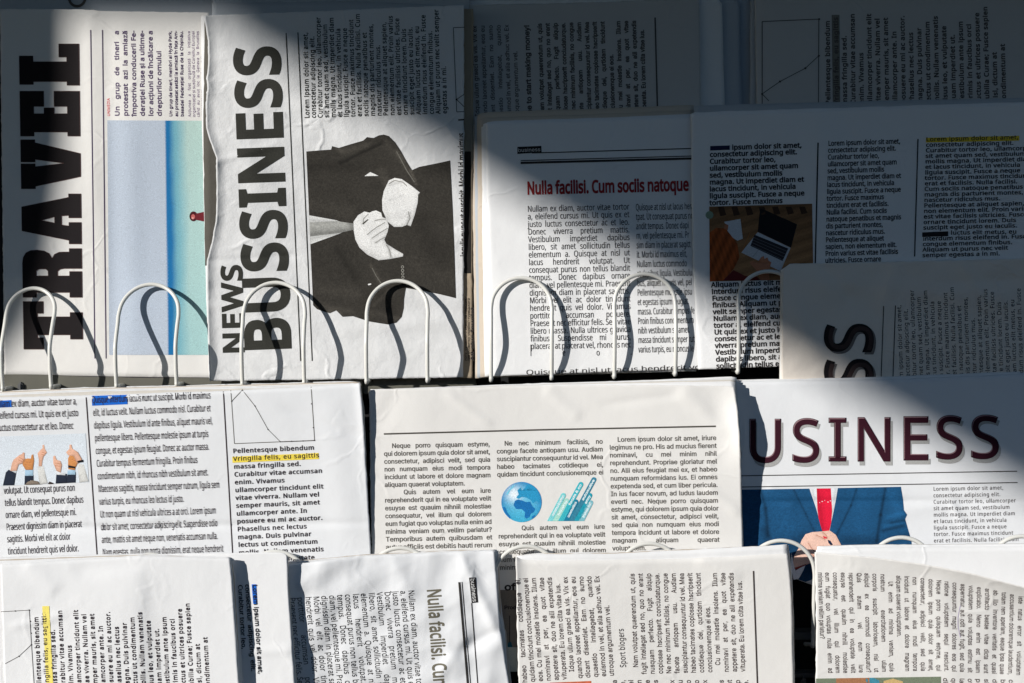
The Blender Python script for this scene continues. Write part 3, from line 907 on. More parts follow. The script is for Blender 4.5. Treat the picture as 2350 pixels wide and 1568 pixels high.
P_ = Print(sh).line(RL(3, 2090, 213, 2002, 216, 2028, 872, 2085, 870), 1.6, lin(80, 80, 74)).line(RL(3, 2086, 735, 2027, 775, 2086, 832), 1.5, lin(80, 80, 74)).line(RL(3, 2040, 935, 2086, 932), 3.4, INKN)
P_.disc(R(3, 2027, 775), 2.2, INKN, 1, 10)
P_.build('printed_chart', t)
Print(sh).text([('iaculis nunc ut suscipit. Morbi id maximus', R(4, 2108, 470), R(3, 2088, 1036))], 'humb', 15, BLACK, clip=[((1063.3, 400), (1, 0))]).build('text_column', t)

# ---- old newsprint squeezed in the gap
t = paper('tan newsprint with small Cyrillic print squeezed between two newspapers')
sh = Sheet([(1056, 20), (1086, 20)], [(1056, 868), (1085, 868)], d=(.028, .0495), seed=40)
sh.build('front_page', TAN, t, .006)
Print(sh).text([('логу, сучасного стану та перспек-', R(6, 34, 1440), R(6, 34, 1040)), ('тив розвитку україно-турецького', R(6, 52, 1440), R(6, 52, 1040))], 'gro', 5.6, lin(40, 36, 32)).build('text_column', t)
Print(sh).text([('All eius feugiat', R(6, 78, 1440), R(6, 78, 1110))], 'grob', 7, BLACK).build('headline', t)
Print(sh).poly(RL(6, 20, 150, 60, 150, 60, 900, 20, 900), lin(36, 34, 32)).build('printed_photograph', t, label='almost black strip')  # near-black strip over the upper part of the sheet

# ================================================================== Nulla facilisi
t = paper('white newspaper with the red headline Nulla facilisi. Cum sociis natoque above two text columns')
for k, (x, y, dd, m) in enumerate(((1084, 282, .035, BEIGE), (1089, 262, .0375, BLUEP), (1095, 258, .040, BEIGE), (1099, 270, .0425, BEIGE), (1105, 286, .045, WHITE), (1109, 279, .0475, COOL))):
    Sheet([(x, y + 6), (x + 14, y), (1350, y - 8), (1592, y - 17)], [(x + 6, 868 - k), (1597, 852)], [(x, y + 6), (x + 2, 560), (x + 7, 868 - k)], None, d=(dd, dd + .021), seed=50 + k).build('inner_page', m, t, .0012, EDGEP)
sh = Sheet([(1113, 284), (1350, 277), (1600, 269)], [(1127, 864), (1360, 855), (1612, 846)], [(1113, 284), (1115, 290), (1117, 440), (1127, 864)], [(1600, 269), (1612, 846)],
           d=(.050, .0715), seed=49, wave=.0007, creases=((1120, 575, 1320, 580, .0014, 14, 's'), (1350, 280, 1380, 480, .0008, 30, 'r'), (1130, 430, 1250, 470, .0010, 18, 'r'), (1500, 270, 1470, 600, -.0008, 25, 'r')), curl={'left': (8, -.0012, .5, 0)})
sh.build('front_page', WHITE, t, .0005)
P_ = Print(sh).poly(RL(5, 493, 1086, 670, 1078, 672, 1126, 493, 1138), lin(30, 28, 29)).text([('business', R(5, 497, 1124), R(5, 664, 1117))], 'gror', 8.3, lin(215, 213, 210), layer=1)
P_.build('section_tag', t)
Print(sh).line(RL(5, 600, 1131, 1800, 1097), 2.4, BLACK).build('rule_line', t)
P_ = Print(sh).line(RL(5, 517, 1187, 1800, 1153), 2.2, BLACK).line(RL(5, 517, 1204, 1800, 1171), 5.2, BLACK).build('rule_line', t)
Print(sh).text([('Nulla facilisi. Cum sociis natoque', R(6, 405, 413), R(6, 1403, 389))], 'humx', 27.5, lin(150, 46, 46), maxlen=14).build('headline', t, label='dark red headline')
P_ = Print(sh).block(NULLAM, R(6, 408, 522), R(6, 1036, 507), R(6, 427, 1368), R(6, 1047, 1356), style='hum', cap=13.6, col=BLACK, just=True)
P_.text([('e', R(6, 622, 1407), R(6, 650, 1406)), ('o', R(6, 832, 1407), R(6, 860, 1406)), ('.', R(6, 1042, 1402), R(6, 1050, 1402))], 'hum', 13.6, BLACK, kx=.75)
P_.line(RL(6, 428, 1340, 429, 1410), 1.4, BLACK)
P_.build('text_column', t)
C2 = ['Quisque at nisl ut lacus hend', 'tpat. Ut consequat purus no', 'andit tempus. Donec dapi', 'm, vel pellentesque mi. Pr', 'sim diam in placerat sagitt', 'it. Morbi id maximus elit,', 'Nullam luctus commodo', 'et dapibus ligula. Vestibulu',
      'bus, aliquet mauris vel, pel', 'Pellentesque molestie ipsu', 'et egestas ipsum feugiat.', 'massa. Curabitur tempus fe', 'Proin finibus condimentum', 'nibh vestibulum sit amet.', 'massa tincidunt semper rut', 'varius turpis, eu rhoncus le']
Print(sh).block(C2, R(6, 1075, 513), R(6, 1440, 505), R(6, 1091, 1389), R(6, 1472, 1381), style='hum', cap=14.6, col=BLACK).build('text_column', t)
Print(sh).text([('Quisque at nisl ut lacus hendrerit vo', R(6, 398, 1526), R(6, 1476, 1492))], 'hum', 11.2, BLACK, maxlen=None, clip=[(R(6, 398, 1531), (-.035, 1))]).build('text_column', t)

# ================================================================== laptop page
t = paper('shaded white newspaper with a laptop photo, bold columns and a yellow highlighted line')
Sheet([(1593, 243), (2000, 232), (2460, 222)], [(1597, 600), (2460, 600)], d=(.0515, .061), seed=61, wave=.0005).build('inner_page', BLUEP, t, .0015)
Sheet([(1584, 262), (1590, 258), (2460, 231)], [(1600, 600), (2460, 600)], d=(.053, .063), seed=62).build('inner_page', WHITE, t, .0008)
sh = Sheet([(1587, 270), (1590, 264), (2000, 250), (2460, 236)], [(1603, 848), (1800, 841), (2460, 822)], [(1587, 270), (1587, 420), (1590, 600), (1603, 848)], None,
           d=(.055, .0735), seed=60, wave=.0007, creases=((1950, 250, 1935, 600, -.0010, 18, 'r'), (1870, 250, 1900, 400, .0008, 22, 'r'), (2200, 240, 2180, 580, .0009, 30, 'r')), curl={'left': (10, -.001, .5, 0)})
sh.build('front_page', WHITE, t, .0005)
Print(sh).poly(RL(8, 124, 112, 240, 108, 240, 134, 124, 138), lin(32, 36, 66)).build('highlight_mark', t)
COL1 = ['consectetur adipiscing elit.', 'Curabitur tortor leo,', 'ullamcorper sit amet quam', 'sed, vestibulum mollis', 'magna. Ut imperdiet diam et', 'lacus tincidunt, in vehicula', 'ligula suscipit. Fusce a neque', 'tortor. Fusce maximus']
P_ = Print(sh).text([('ipsum dolor sit amet,', R(8, 253, 133), R(8, 666, 120))], 'humx', 11.0, BLACK, track=.02)
P_.block(COL1, R(8, 122, 176), R(8, 684, 158), R(8, 120, 462), R(8, 682, 444), style='humx', cap=11.0, col=BLACK, track=.02, ref=6)
P_.build('text_column', t)
COL1B = ['Aliquam luctus elit metus,', 'interdum risus eleifend in.', 'Fusce congue elementum', 'finibus. Aliquam ut purus', 'velit semper egestas a in mi.', 'Nullam ex diam, auctor', 'tortor a, eleifend cursus', 'Ut quis ex et justo luctus', 'consectetur ac et leo. Do', 'viverra pretium mattis.', 'Vestibulum imperdiet', 'dapibus libero, sit amet', 'sollicitudin tellus eleme']
Print(sh).block(COL1B, R(8, 130, 947), R(8, 700, 925), R(8, 160, 1427), R(8, 730, 1405), style='humx', cap=11.0, col=BLACK, track=.02).build('text_column', t)
COL2 = ['Lorem ipsum dolor sit amet,', 'consectetur adipiscing elit.', 'Curabitur tortor leo,', 'ullamcorper sit amet quam', 'sed, vestibulum mollis', 'magna. Ut imperdiet diam et', 'lacus tincidunt, in vehicula', 'ligula suscipit. Fusce a neque', 'tortor. Fusce maximus', 'tincidunt erat et facilisis.',
        'Nulla facilisi. Cum sociis', 'natoque penatibus et magnis', 'dis parturient montes,', 'nascetur ridiculus mus.', 'Pellentesque at aliquet', 'sapien, non elementum elit.', 'Proin varius est vitae facilisis', 'ultricies. Fusce ornare']
Print(sh).block(COL2, R(8, 822, 110), R(8, 1262, 96), R(8, 804, 803), R(8, 1250, 789), style='humb', cap=11.0, col=BLACK).build('text_column', t)
Print(sh).line(RL(8, 762, 92, 745, 830), 3.2, BLACK).build('rule_line', t)
Print(sh).line(RL(8, 1353, 70, 1333, 765), 2.8, BLACK).build('rule_line', t)
Print(sh).poly(RL(8, 1400, 63, 1952, 51, 1952, 80, 1400, 91), lin(236, 205, 62)).build('highlight_mark', t, label='yellow highlighted line')
COL3 = ['Lorem ipsum dolor sit amet,', 'consectetur adipiscing elit.', 'Curabitur tortor leo, ullamcorper', 'sit amet quam sed, vestibulum', 'mollis magna. Ut imperdiet diam', 'et lacus tincidunt, in vehicula', 'ligula suscipit. Fusce a neque', 'tortor. Fusce maximus tincidunt', 'erat et facilisis. Nulla facilisi.', 'Cum sociis natoque penatibus et', 'magnis dis parturient montes,',
        'nascetur ridiculus mus.', 'Pellentesque at aliquet sapien,', 'non elementum elit. Proin varius', 'est vitae facilisis ultricies. Fusce', 'ornare tincidunt lorem. Duis', 'suscipit eget justo eu iaculis.', '', 'interdum risus eleifend in. Fusce', 'congue elementum finibus.', 'Aliquam ut purus nec velit', 'semper egestas a in mi.']
P_ = Print(sh).block(COL3, R(8, 1401, 84), R(8, 1948, 71), R(8, 1379, 769), R(8, 1926, 756), style='humb', cap=9.2, col=BLACK, track=.04, ref=0, layer=1)
P_.text([('luctus elit metus, eu', R(8, 1547, 636), R(8, 1937, 629))], 'humb', 9.2, BLACK, track=.04)
P_.build('text_column', t)
Print(sh).poly(RL(8, 1378, 622, 1532, 616, 1532, 645, 1378, 650), lin(34, 33, 36)).build('highlight_mark', t)
WOOD = lambda x, y: np.array(lin(146, 108, 74))[None] * (1 + .16 * np.sin((y + .35 * x) * .23) + .1 * np.sin((y + .3 * x) * .71))[:, None] * (.62 + .38 * np.clip((y - 470) / 110, 0, 1))[:, None]
P_ = Print(sh).poly(RL(8, 118, 470, 727, 453, 735, 900, 122, 913), WOOD, 0, maxlen=6)
for k in range(7):
    x = 170 + 80 * k
    P_.poly(RL(8, x, 471, x + 34, 470, x + 50, 520 - 2 * k, x + 14, 528 - 2 * k), lin(66, 46, 34), 1)
P_.poly(RL(8, 207, 560, 303, 543, 317, 660, 285, 672, 235, 640), lin(196, 200, 206), 1)
P_.poly(RL(8, 420, 478, 638, 575, 602, 712, 405, 618), lin(24, 24, 28), 1)
P_.poly(RL(8, 405, 621, 600, 714, 540, 852, 308, 742), lin(188, 192, 198), 1)
P_.poly(RL(8, 386, 636, 586, 718, 552, 792, 362, 702), lin(44, 44, 50), 2)
for k in range(4):
    P_.line(RL(8, 380 - 5 * k, 652 + 15 * k, 578 - 8 * k, 734 + 17 * k), .8, lin(120, 122, 128), 3)
P_.line(RL(8, 408, 728, 376, 768), .9, lin(120, 122, 128), 2).line(RL(8, 312, 735, 360, 625), 1.4, lin(170, 110, 60), 1)
P_.poly(RL(8, 355, 800, 380, 790, 405, 800, 425, 770, 440, 762, 446, 780, 462, 770, 470, 790, 486, 800, 470, 850, 476, 905, 420, 905, 400, 850), lin(178, 118, 88), 3)
P_.poly(RL(8, 120, 625, 160, 596, 215, 600, 255, 650, 285, 690, 297, 770, 262, 840, 200, 908, 122, 912), lambda x, y: np.array(lin(150, 74, 34))[None] * (1 + .3 * np.sin(x * .25 + y * .12) + .2 * np.sin(x * .6 - y * .2))[:, None], 2, maxlen=5)
P_.poly(RL(8, 205, 600, 212, 570, 232, 580, 228, 610), lin(170, 110, 80), 3)
P_.poly(RL(8, 200, 908, 262, 845, 330, 880, 400, 885, 420, 906), lin(96, 30, 34), 2)
P_.disc(R(8, 120, 520), 9, lin(130, 150, 130), 1)
P_.build('printed_photograph', t, label='printed photo of a red-haired person writing beside an open laptop')

# ================================================================== SS page
t = paper('creased newspaper showing two sideways letters SS, leaning behind the BUSINESS newspaper')
Sheet([(1792, 620), (1812, 606), (2460, 590)], [(1789, 905), (2460, 905)], d=(.0755, .0815), seed=71, wave=.0006).build('inner_page', WARM, t, .0025, EDGEP)
sh = Sheet([(1796, 624), (1803, 614), (1820, 606), (1980, 603), (2200, 598), (2460, 591)], [(1793, 905), (2460, 905)], [(1796, 624), (1795, 700), (1793, 905)], None, d=(.081, .0865), seed=70, wave=.0010,
           creases=((1800, 640, 2350, 690, .0022, 26, 'r'), (1880, 605, 1960, 690, -.0016, 16, 'r'), (2060, 600, 2020, 720, .0018, 18, 'r'), (2140, 650, 2350, 640, -.0016, 14, 'r'), (1820, 700, 1900, 860, .0012, 22, 'r'), (2200, 600, 2260, 680, .0015, 15, 'r')), crumple=.0018)
sh.build('front_page', YELL, t, .0005)
P_ = Print(sh)
A_, B_ = R(8, 1078, 1548), R(8, 1078, 1156)
P_.text([('SS', (A_[0] + 5, A_[1] + 6), (B_[0] + 5, B_[1] + 4))], 'humb', 104, lin(118, 112, 108), 0, track=.10, maxlen=14)
P_.text([('SS', A_, B_)], 'humb', 104, lin(30, 26, 27), 1, track=.10, maxlen=14)
P_.text([('SS', (A_[0] + 3, A_[1] + 1), (B_[0] + 3, B_[1] + 2))], 'huml', 101, lin(66, 52, 50), 2, track=.17, maxlen=14)
P_.build('headline', t)
Print(sh).line(RL(8, 1150, 1058, 1133, 1540), 2.0, BLACK).build('rule_line', t)
Print(sh).line(RL(8, 1220, 1055, 1203, 1540), 2.0, BLACK).build('rule_line', t)
Print(sh).block(LOREM[:19], R(8, 1268, 1560), R(8, 1252, 1050), R(8, 1978, 1540), R(8, 1962, 1030), style='hum', cap=9.6, col=BLACK, track=.06, kx=1.02).build('text_column', t)

# ================================================================== row two, left: Quisque interdum
t = paper('white newspaper with blue highlighted words and a photo of raised thumbs, middle row left')
for k, (dd, yo) in enumerate(((.074, 0), (.086, 2), (.098, 4.5), (.108, 7), (.116, 9), (.1225, 11))):
    Sheet([(-70, 900 + yo), (206, 889 + yo * .9), (560, 881 + yo), (800, 875 + yo), (826 + k, 876 + yo)], [(-70, 1420), (850, 1400)], [(-70, 900 + yo), (-70, 1420)], [(826 + k % 3, 876 + yo), (833 + k % 2 * 3, 950), (846 + 2 * (k % 3), 1270), (850, 1400)],
          d=(dd, dd + .016), seed=80 + k, wave=.0006).build('inner_page', (NEWSP, BEIGE, WARM, NEWSP, COOL, EDGEP)[k], t, .0012)
sh = Sheet([(-70, 914), (0, 912), (240, 906), (487, 898), (700, 888), (826, 879)], [(-70, 1420), (862, 1400)], [(-70, 914), (-70, 1420)], [(826, 879), (832, 940), (852, 1270), (862, 1400)],
           d=(.128, .141), seed=85, wave=.0007, creases=((-60, 1216, 855, 1200, -.0016, 9, 'r'), (-60, 1226, 855, 1210, .0012, 12, 's'), (300, 900, 420, 960, .001, 10, 'r'), (640, 930, 840, 1010, -.0009, 12, 'r'), (750, 900, 800, 1250, .0012, 35, 'r'), (300, 920, 320, 1250, .0006, 40, 'r')), curl={'top': (8, -.002, .5, 0), 'right': (22, .0015, .1, .3)})
sh.build('front_page', COOL, t, .0005)
NB = lin(22, 104, 206)
Print(sh).poly(RL(9, -120, 240, 88, 226, 90, 280, -120, 290), NB).build('highlight_mark', t, label='blue highlighted word')
Print(sh).poly(RL(9, 713, 193, 990, 185, 992, 258, 717, 270), NB).build('highlight_mark', t, label='blue highlighted words')
tx = lin(58, 46, 48)
Print(sh).text([('Nullam ex diam, auctor vitae tortor a,', R(9, -48, 284), R(9, 597, 259)), ('eleifend cursus mi. Ut quis ex et justo', R(9, -35, 372), R(9, 608, 350)), ('luctus consectetur ac et leo. Donec', R(9, -20, 467), R(9, 569, 449))], 'hum', 15.6, tx, layer=3, kx=None, just=True).build('text_column', t)
P_ = Print(sh).block(['volutpat. Ut consequat purus non', 'tellus blandit tempus. Donec dapibus', 'ornare diam, vel pellentesque mi.', 'Praesent dignissim diam in placerat', 'sagittis. Morbi vel elit ac dolor', 'tincidunt hendrerit quis vel dolor.'], R(9, 30, 957), R(9, 643, 930), R(9, 61, 1428), R(9, 674, 1401), style='hum', cap=15.6, col=tx)
P_.build('text_column', t)
Q2 = ['Quisque interdum iaculis nunc ut suscipit. Morbi id maximus', 'elit, id luctus velit. Nullam luctus commodo nisl. Curabitur et', 'dapibus ligula. Vestibulum id ante finibus, aliquet mauris vel,', 'pellentesque libero. Pellentesque molestie ipsum at turpis', 'congue, et egestas ipsum feugiat. Donec ac auctor massa.',
      'Curabitur tempus fermentum fringilla. Proin finibus', 'condimentum nibh, id rhoncus nibh vestibulum sit amet.', 'Maecenas sagittis, massa tincidunt semper rutrum, ligula sem', 'varius turpis, eu rhoncus leo lectus id justo.', 'Ut non quam ut nisl vehicula ultrices a at orci. Lorem ipsum',
      'dolor sit amet, consectetur adipiscing elit. Suspendisse odio', 'ante, mattis sit amet neque non, venenatis accumsan nulla.', 'Nam egestas, nulla non porta dignissim, erat neque hendrerit']
Print(sh).block(Q2, R(9, 716, 250), R(9, 1660, 212), R(9, 797, 1437), R(9, 1741, 1405), style='hum', cap=15.6, col=tx, layer=3).build('text_column', t)
Print(sh).line(RL(9, 670, 205, 757, 1460), 2.6, tx).build('rule_line', t)
Print(sh).line(RL(9, 1738, 160, 1812, 1460), 2.6, tx).build('rule_line', t)
P_ = Print(sh).line(RL(10, 145, 150, 173, 565), 1.3, lin(120, 116, 108)).line(RL(10, 173, 565, 797, 540), 1.5, lin(100, 96, 90)).line(RL(10, 770, 122, 797, 540), 1.4, lin(110, 106, 98))
P_.line(RL(10, 152, 235, 235, 148, 333, 272, 435, 455, 530, 550), 1.2, lin(105, 102, 96)).line(RL(10, 530, 551, 797, 541), 1.8, lin(70, 64, 62))
for q in RL(10, 152, 235, 235, 148, 333, 272, 435, 455, 530, 550, 797, 540, 619, 547, 708, 544, 774, 256, 788, 440):
    P_.disc(q, 1.5, lin(50, 46, 46), 1, 8)
P_.build('printed_chart', t)
Print(sh).poly(RL(10, 156, 667, 828, 637, 831, 685, 159, 714), lin(240, 215, 84)).build('highlight_mark', t, label='yellow highlighted line')
Print(sh).block(PELL[:16], R(10, 162, 639), R(10, 848, 609), R(10, 214, 1552), R(10, 900, 1522), style='humb', cap=10.0, col=lin(48, 38, 42), track=.10, layer=1).build('text_column', t)
P_ = Print(sh).poly(RL(9, -120, 514, 0, 510, 665, 485, 691, 865, 20, 893, -120, 898), lambda x, y: np.array(lin(218, 225, 231))[None] * (1 + .05 * np.clip((y - 1000) / 100, -1, 1))[:, None], 0)
SK, SK2, NV, CF, LB, WS = lin(236, 184, 156), lin(216, 146, 86), lin(38, 46, 62), lin(236, 238, 240), lin(176, 208, 230), lin(222, 221, 216)
def hands(pts, c, l):
    pg = RL(9, *pts)
    P_.poly(pg, tone(c, (), .12, (pg, 3.2, .42)), l, maxlen=4)
hands((22, 891, 45, 790, 75, 760, 128, 790, 112, 889), NV, 1); hands((75, 755, 130, 770, 125, 797, 68, 768), CF, 2)
hands((80, 778, 92, 720, 105, 690, 150, 655, 172, 645, 180, 632, 192, 638, 190, 665, 197, 690, 170, 722, 145, 728, 130, 776), SK, 3)
hands((190, 885, 193, 812, 262, 810, 262, 872, 240, 850, 200, 884), NV, 1); hands((195, 768, 258, 766, 258, 816, 195, 816), LB, 2)
hands((200, 770, 175, 730, 180, 690, 215, 680, 240, 682, 245, 655, 258, 648, 265, 700, 255, 770), SK2, 3)
hands((290, 745, 338, 740, 372, 874, 308, 884), WS, 1)
hands((300, 742, 302, 690, 292, 640, 320, 610, 332, 600, 330, 576, 343, 574, 348, 605, 366, 635, 340, 665, 330, 700, 326, 742), SK, 2)
hands((433, 876, 438, 806, 522, 800, 520, 872), NV, 1); hands((437, 778, 508, 796, 508, 812, 437, 806), CF, 2)
hands((440, 778, 415, 720, 414, 664, 427, 658, 440, 690, 470, 700, 482, 730, 472, 792), SK, 3)
hands((515, 872, 525, 806, 592, 788, 590, 868), NV, 1); hands((525, 775, 585, 768, 587, 808, 525, 806), LB, 2)
hands((530, 740, 530, 680, 545, 650, 600, 680, 604, 720, 588, 750, 582, 772, 532, 764), SK2, 3); hands((530, 733, 586, 744, 585, 758, 530, 752), lin(30, 28, 32), 4)
hands((600, 722, 652, 728, 690, 860, 618, 868), WS, 1)
hands((514, 632, 540, 605, 541, 574, 554, 572, 562, 605, 605, 630, 634, 680, 640, 702, 600, 722, 572, 662, 530, 656), SK, 4); hands((600, 700, 646, 690, 648, 708, 604, 714), lin(30, 28, 32), 5)
hands((193, 886, 215, 862, 250, 850, 296, 858, 312, 882), lin(140, 126, 112), 4); hands((370, 880, 385, 860, 412, 870, 416, 878), lin(60, 44, 40), 4)
for a in ((150, 672, 180, 690), (140, 690, 172, 706), (185, 705, 240, 712), (190, 725, 235, 735), (325, 632, 356, 640), (322, 648, 346, 656), (425, 715, 468, 722), (428, 735, 466, 742), (556, 690, 596, 700)):
    P_.line(RL(9, *a), .9, lin(190, 120, 84), 5)
P_.build('printed_photograph', t, label='printed photo of six raised arms giving thumbs up')

# ================================================================== row two, middle
t = paper('warm white newspaper with three columns, a blue globe and slanting teal bars, middle row')
for k, dd in enumerate((.0985, .1025, .1065, .1105)):
    Sheet([(850, 895), (1100, 886 + k), (1276, 879 + 1.5 * k), (1500, 872 + k * 2.2), (1676, 865 + 3.4 * k), (1690 - k, 867 + 3.5 * k)], [(858, 1480), (1708, 1480)], [(850, 894), (853, 1100), (858, 1480)],
          [(1690 - k, 867 + 3.5 * k), (1692, 930), (1699 - k % 2 * 2, 1005), (1706, 1254), (1708, 1480)], d=(dd, dd + .03), seed=90 + k, wave=.0006).build('inner_page', (WHITE, NEWSP, EDGEP, WHITE)[k], t, .0010)
sh = Sheet([(847, 899), (852, 895), (1000, 891), (1276, 885), (1500, 884), (1671, 886), (1685, 889)], [(860, 1600), (1712, 1600)], [(847, 899), (848, 960), (850, 1117), (853.6, 1270), (860, 1600)],
           [(1685, 889), (1691.7, 934), (1698, 1005), (1705, 1254), (1712, 1600)], d=(.116, .152), seed=92, wave=.0007,
           creases=((1250, 890, 1330, 960, .0010, 16, 'r'), (1560, 890, 1670, 1000, .0016, 22, 'r'), (1020, 900, 1130, 980, .0009, 12, 'r'), (1380, 930, 1560, 905, -.0009, 11, 'r'), (1620, 1120, 1700, 1180, .0011, 12, 'r'), (960, 900, 990, 1250, .0006, 40, 'r'), (860, 990, 920, 890, -.0008, 20, 'r')), curl={'right': (60, .010, .14, .11)})
sh.build('front_page', WARM, t, .0006)
Print(sh).line([R(11, 140, 490), R(12, 0, 457), R(12, 1342, 430)], 3.4, GREY).build('rule_line', t, TONER)
GT = lin(88, 83, 76)
NEQ = ['>Neque porro quisquam estyme,', 'qui dolorem ipsum quia dolor sit amet,', 'consectetur, adipisci velit, sed quia', 'non numquam eius modi tempora', 'incidunt ut labore et dolore magnam', 'aliquam quaerat voluptatem.~']
QUIS = ['>Quis autem vel eum iure', 'reprehenderit qui in ea voluptate velit', 'esuyse est quauim nihniil molestiae', 'consequatur, vel illum qui dolorem', 'eum fugiat quo voluptas nulla enim ad', 'minima veniam eum vellim pariatur?']
P_ = Print(sh).block(NEQ, R(11, 139, 601), R(11, 966, 585), R(11, 146, 903), R(11, 973, 887), style='gro', cap=10.6, col=GT, just=True, indent=.076)
P_.block(QUIS, R(11, 146, 963), R(11, 974, 947), R(11, 153, 1268), R(11, 981, 1250), style='gro', cap=10.6, col=GT, just=True, indent=.178)
P_.block(['Temporibus autem quibusdam et', 'autur officiis est debitis hauti rerum', 'necessitatibus saepe eveniet'], R(11, 154, 1328), R(11, 984, 1310), R(11, 157, 1449), R(11, 987, 1431), style='gro', cap=10.6, col=GT, just=True)
P_.build('text_column', t, TONER)
P_ = Print(sh).block(['>Ne nec minimum facilisis, no', 'congue facete antiopam usu. Audiam', 'suscipiantur consequuntur id vel. Mea', 'habeo tacimates cotidieque ei,', 'quidam tincidunt conclusionemque ei'], R(11, 1017, 582), R(12, 462, 565), R(11, 1021, 823), R(12, 467, 805), style='gro', cap=10.6, col=GT, just=True, indent=.073)
P_.build('text_column', t, TONER)
P_ = Print(sh).block(QUIS, R(11, 1028, 1243), R(12, 478, 1228), R(11, 1044, 1548), R(12, 494, 1533), style='gro', cap=10.6, col=GT, just=True, indent=.22)
P_.build('text_column', t, TONER)
Print(sh).block(['>Lorem ipsum dolor sit amet, iriure', 'legimus ne pro. His ad mucius fierent', 'nominavi, cu mei minim nihil', 'reprehendunt. Propriae gloriatur mel', 'no. Alii eius feugiat mei ex, et habeo', 'numquam reformidans ius. Ei omnes', 'expetenda sed, et cum liber pericula.', 'In ius facer novum, ad ludus laudem', 'everti nec. Neque porro quisquam',
                 'estyme, qui dolorem ipsum quia dolor', 'sit amet, consectetur, adipisci velit,', 'sed quia non numquam eius modi', 'tempora incidunt ut labore et dolore', 'magnam aliquam quaerat', 'voluptatem.~'], R(12, 512, 552), R(12, 1346, 537), R(12, 535, 1397), R(12, 1372, 1390), style='gro', cap=10.6, col=GT, just=True, indent=.075).build('text_column', t, TONER)
gx, gy = R(11, 1212, 1020); gr = 46.3
def globe(x, y):
    q = np.hypot(x - gx, y - gy) / gr
    hl = np.exp(-(((x - gx + 17) / 17) ** 2 + ((y - gy + 18) / 17) ** 2))[:, None]
    a = np.array(lin(96, 186, 220)); b = np.array(lin(40, 132, 190)); w = np.array(lin(238, 246, 250))
    c = a + (b - a) * np.clip(q ** 3, 0, 1)[:, None]
    c = c + (np.array(lin(70, 190, 215)) - c) * np.clip((y - gy) / gr * .6, 0, .6)[:, None]
    return c + (w - c) * hl
P_ = Print(sh).disc((gx, gy), gr, globe, 0, 48, maxlen=5)
D1, D2 = lin(26, 112, 176), lin(44, 150, 196)
P_.poly(RL(11, 1150, 1045, 1160, 1010, 1185, 1000, 1220, 1008, 1245, 1020, 1280, 1018, 1295, 1050, 1320, 1075, 1308, 1100, 1285, 1110, 1275, 1135, 1250, 1150, 1235, 1135, 1240, 1100, 1215, 1075, 1170, 1075), D1, 1, maxlen=8)
P_.poly(RL(11, 1170, 985, 1190, 960, 1180, 930, 1205, 905, 1215, 930, 1240, 910, 1255, 885, 1300, 890, 1335, 930, 1358, 985, 1350, 1030, 1330, 1010, 1300, 1030, 1285, 1005, 1250, 985, 1215, 980, 1190, 995), D2, 1, maxlen=8)
P_.poly(RL(11, 1090, 960, 1110, 930, 1140, 895, 1165, 885, 1150, 905, 1125, 930, 1105, 965), lin(120, 200, 226), 1)
P_.poly(RL(11, 1064, 1060, 1075, 1090, 1095, 1120, 1120, 1150, 1130, 1140, 1100, 1100, 1085, 1060), D1, 1)
P_.poly(RL(11, 1295, 1130, 1320, 1118, 1310, 1140, 1290, 1150), D1, 1)
P_.build('printed_globe', t, TONER)
P_ = Print(sh)
bars = ((50, 155, 968, (126, 210, 212), 'communication'), (93, 178, 1010, (170, 220, 205), 'housing'), (135, 291, 882, (62, 182, 194), 'foods & co'), (178, 253, 1018, (28, 124, 156), 'cosmetics'),
        (218, 393, 845, (56, 130, 156), 'automotive'), (258, 361, 968, (34, 156, 176), 'army'), (295, 368, 1025, (130, 190, 200), 'business stuff'))
for b0, tx_, ty_, c, wd in bars:
    bx, by = R(12, b0, 1168); ex, ey = R(12, tx_, ty_)
    L = math.hypot(ex - bx, ey - by); ux, uy = (ex - bx) / L, (ey - by) / L
    hw = 5.6
    a = (bx - hw * 1.12, by); b = (bx + hw * 1.12, by)
    nx, ny = -uy, ux
    cap_ = [(ex + hw * (-nx * math.cos(q) * -1 + ux * math.sin(q)), ey + hw * (ny * math.cos(q) + uy * math.sin(q))) for q in np.linspace(0, PI, 9)]
    if (cap_[0][0] - bx) * nx + (cap_[0][1] - by) * ny < 0:
        cap_ = cap_[::-1]
    if (b[0] - bx) * nx + (b[1] - by) * ny > 0:
        a, b = b, a
    P_.poly([a, b][::-1] and [b, ] + [] + [a] + cap_, lin(*c), 0)
    wl = min(L * .8, 5.4 * len(wd))
    P_.text([(wd, (ex - ux * wl + 2.8 * -ny * 0 + ux * -1 - nx * -2.6, ey - uy * wl - ny * -2.6), (ex - nx * -2.6, ey - ny * -2.6))], 'grob', 5.4, lin(226, 240, 240), 1)
P_.build('printed_chart', t, TONER, label='slanting teal bar chart')
P_ = Print(sh).text([('of', R(15, 2122, 440), R(15, 2222, 437))], 'grob', 15, BLACK)
P_.poly(RL(15, 2080, 437, 3000, 430, 3000, 945, 2080, 945), lin(128, 120, 110), 0)
P_.text([('Producer', R(15, 2120, 608), R(15, 2330, 606))], 'grob', 8, BLACK, 1)
P_.line(RL(15, 2168, 665, 2168, 920), 2, BLACK, 1).poly(RL(15, 2140, 945, 2160, 900, 2180, 895, 2195, 945), lin(40, 96, 110), 1)
P_.poly(RL(15, 2080, 946, 3000, 946, 3000, 1160, 2080, 1160), lin(206, 208, 192), 0).poly(RL(15, 2080, 1161, 3000, 1161, 3000, 1380, 2080, 1380), lin(26, 23, 22), 0)
P_.build('printed_photograph', t, label='lower printed picture in grey, pale green and black')

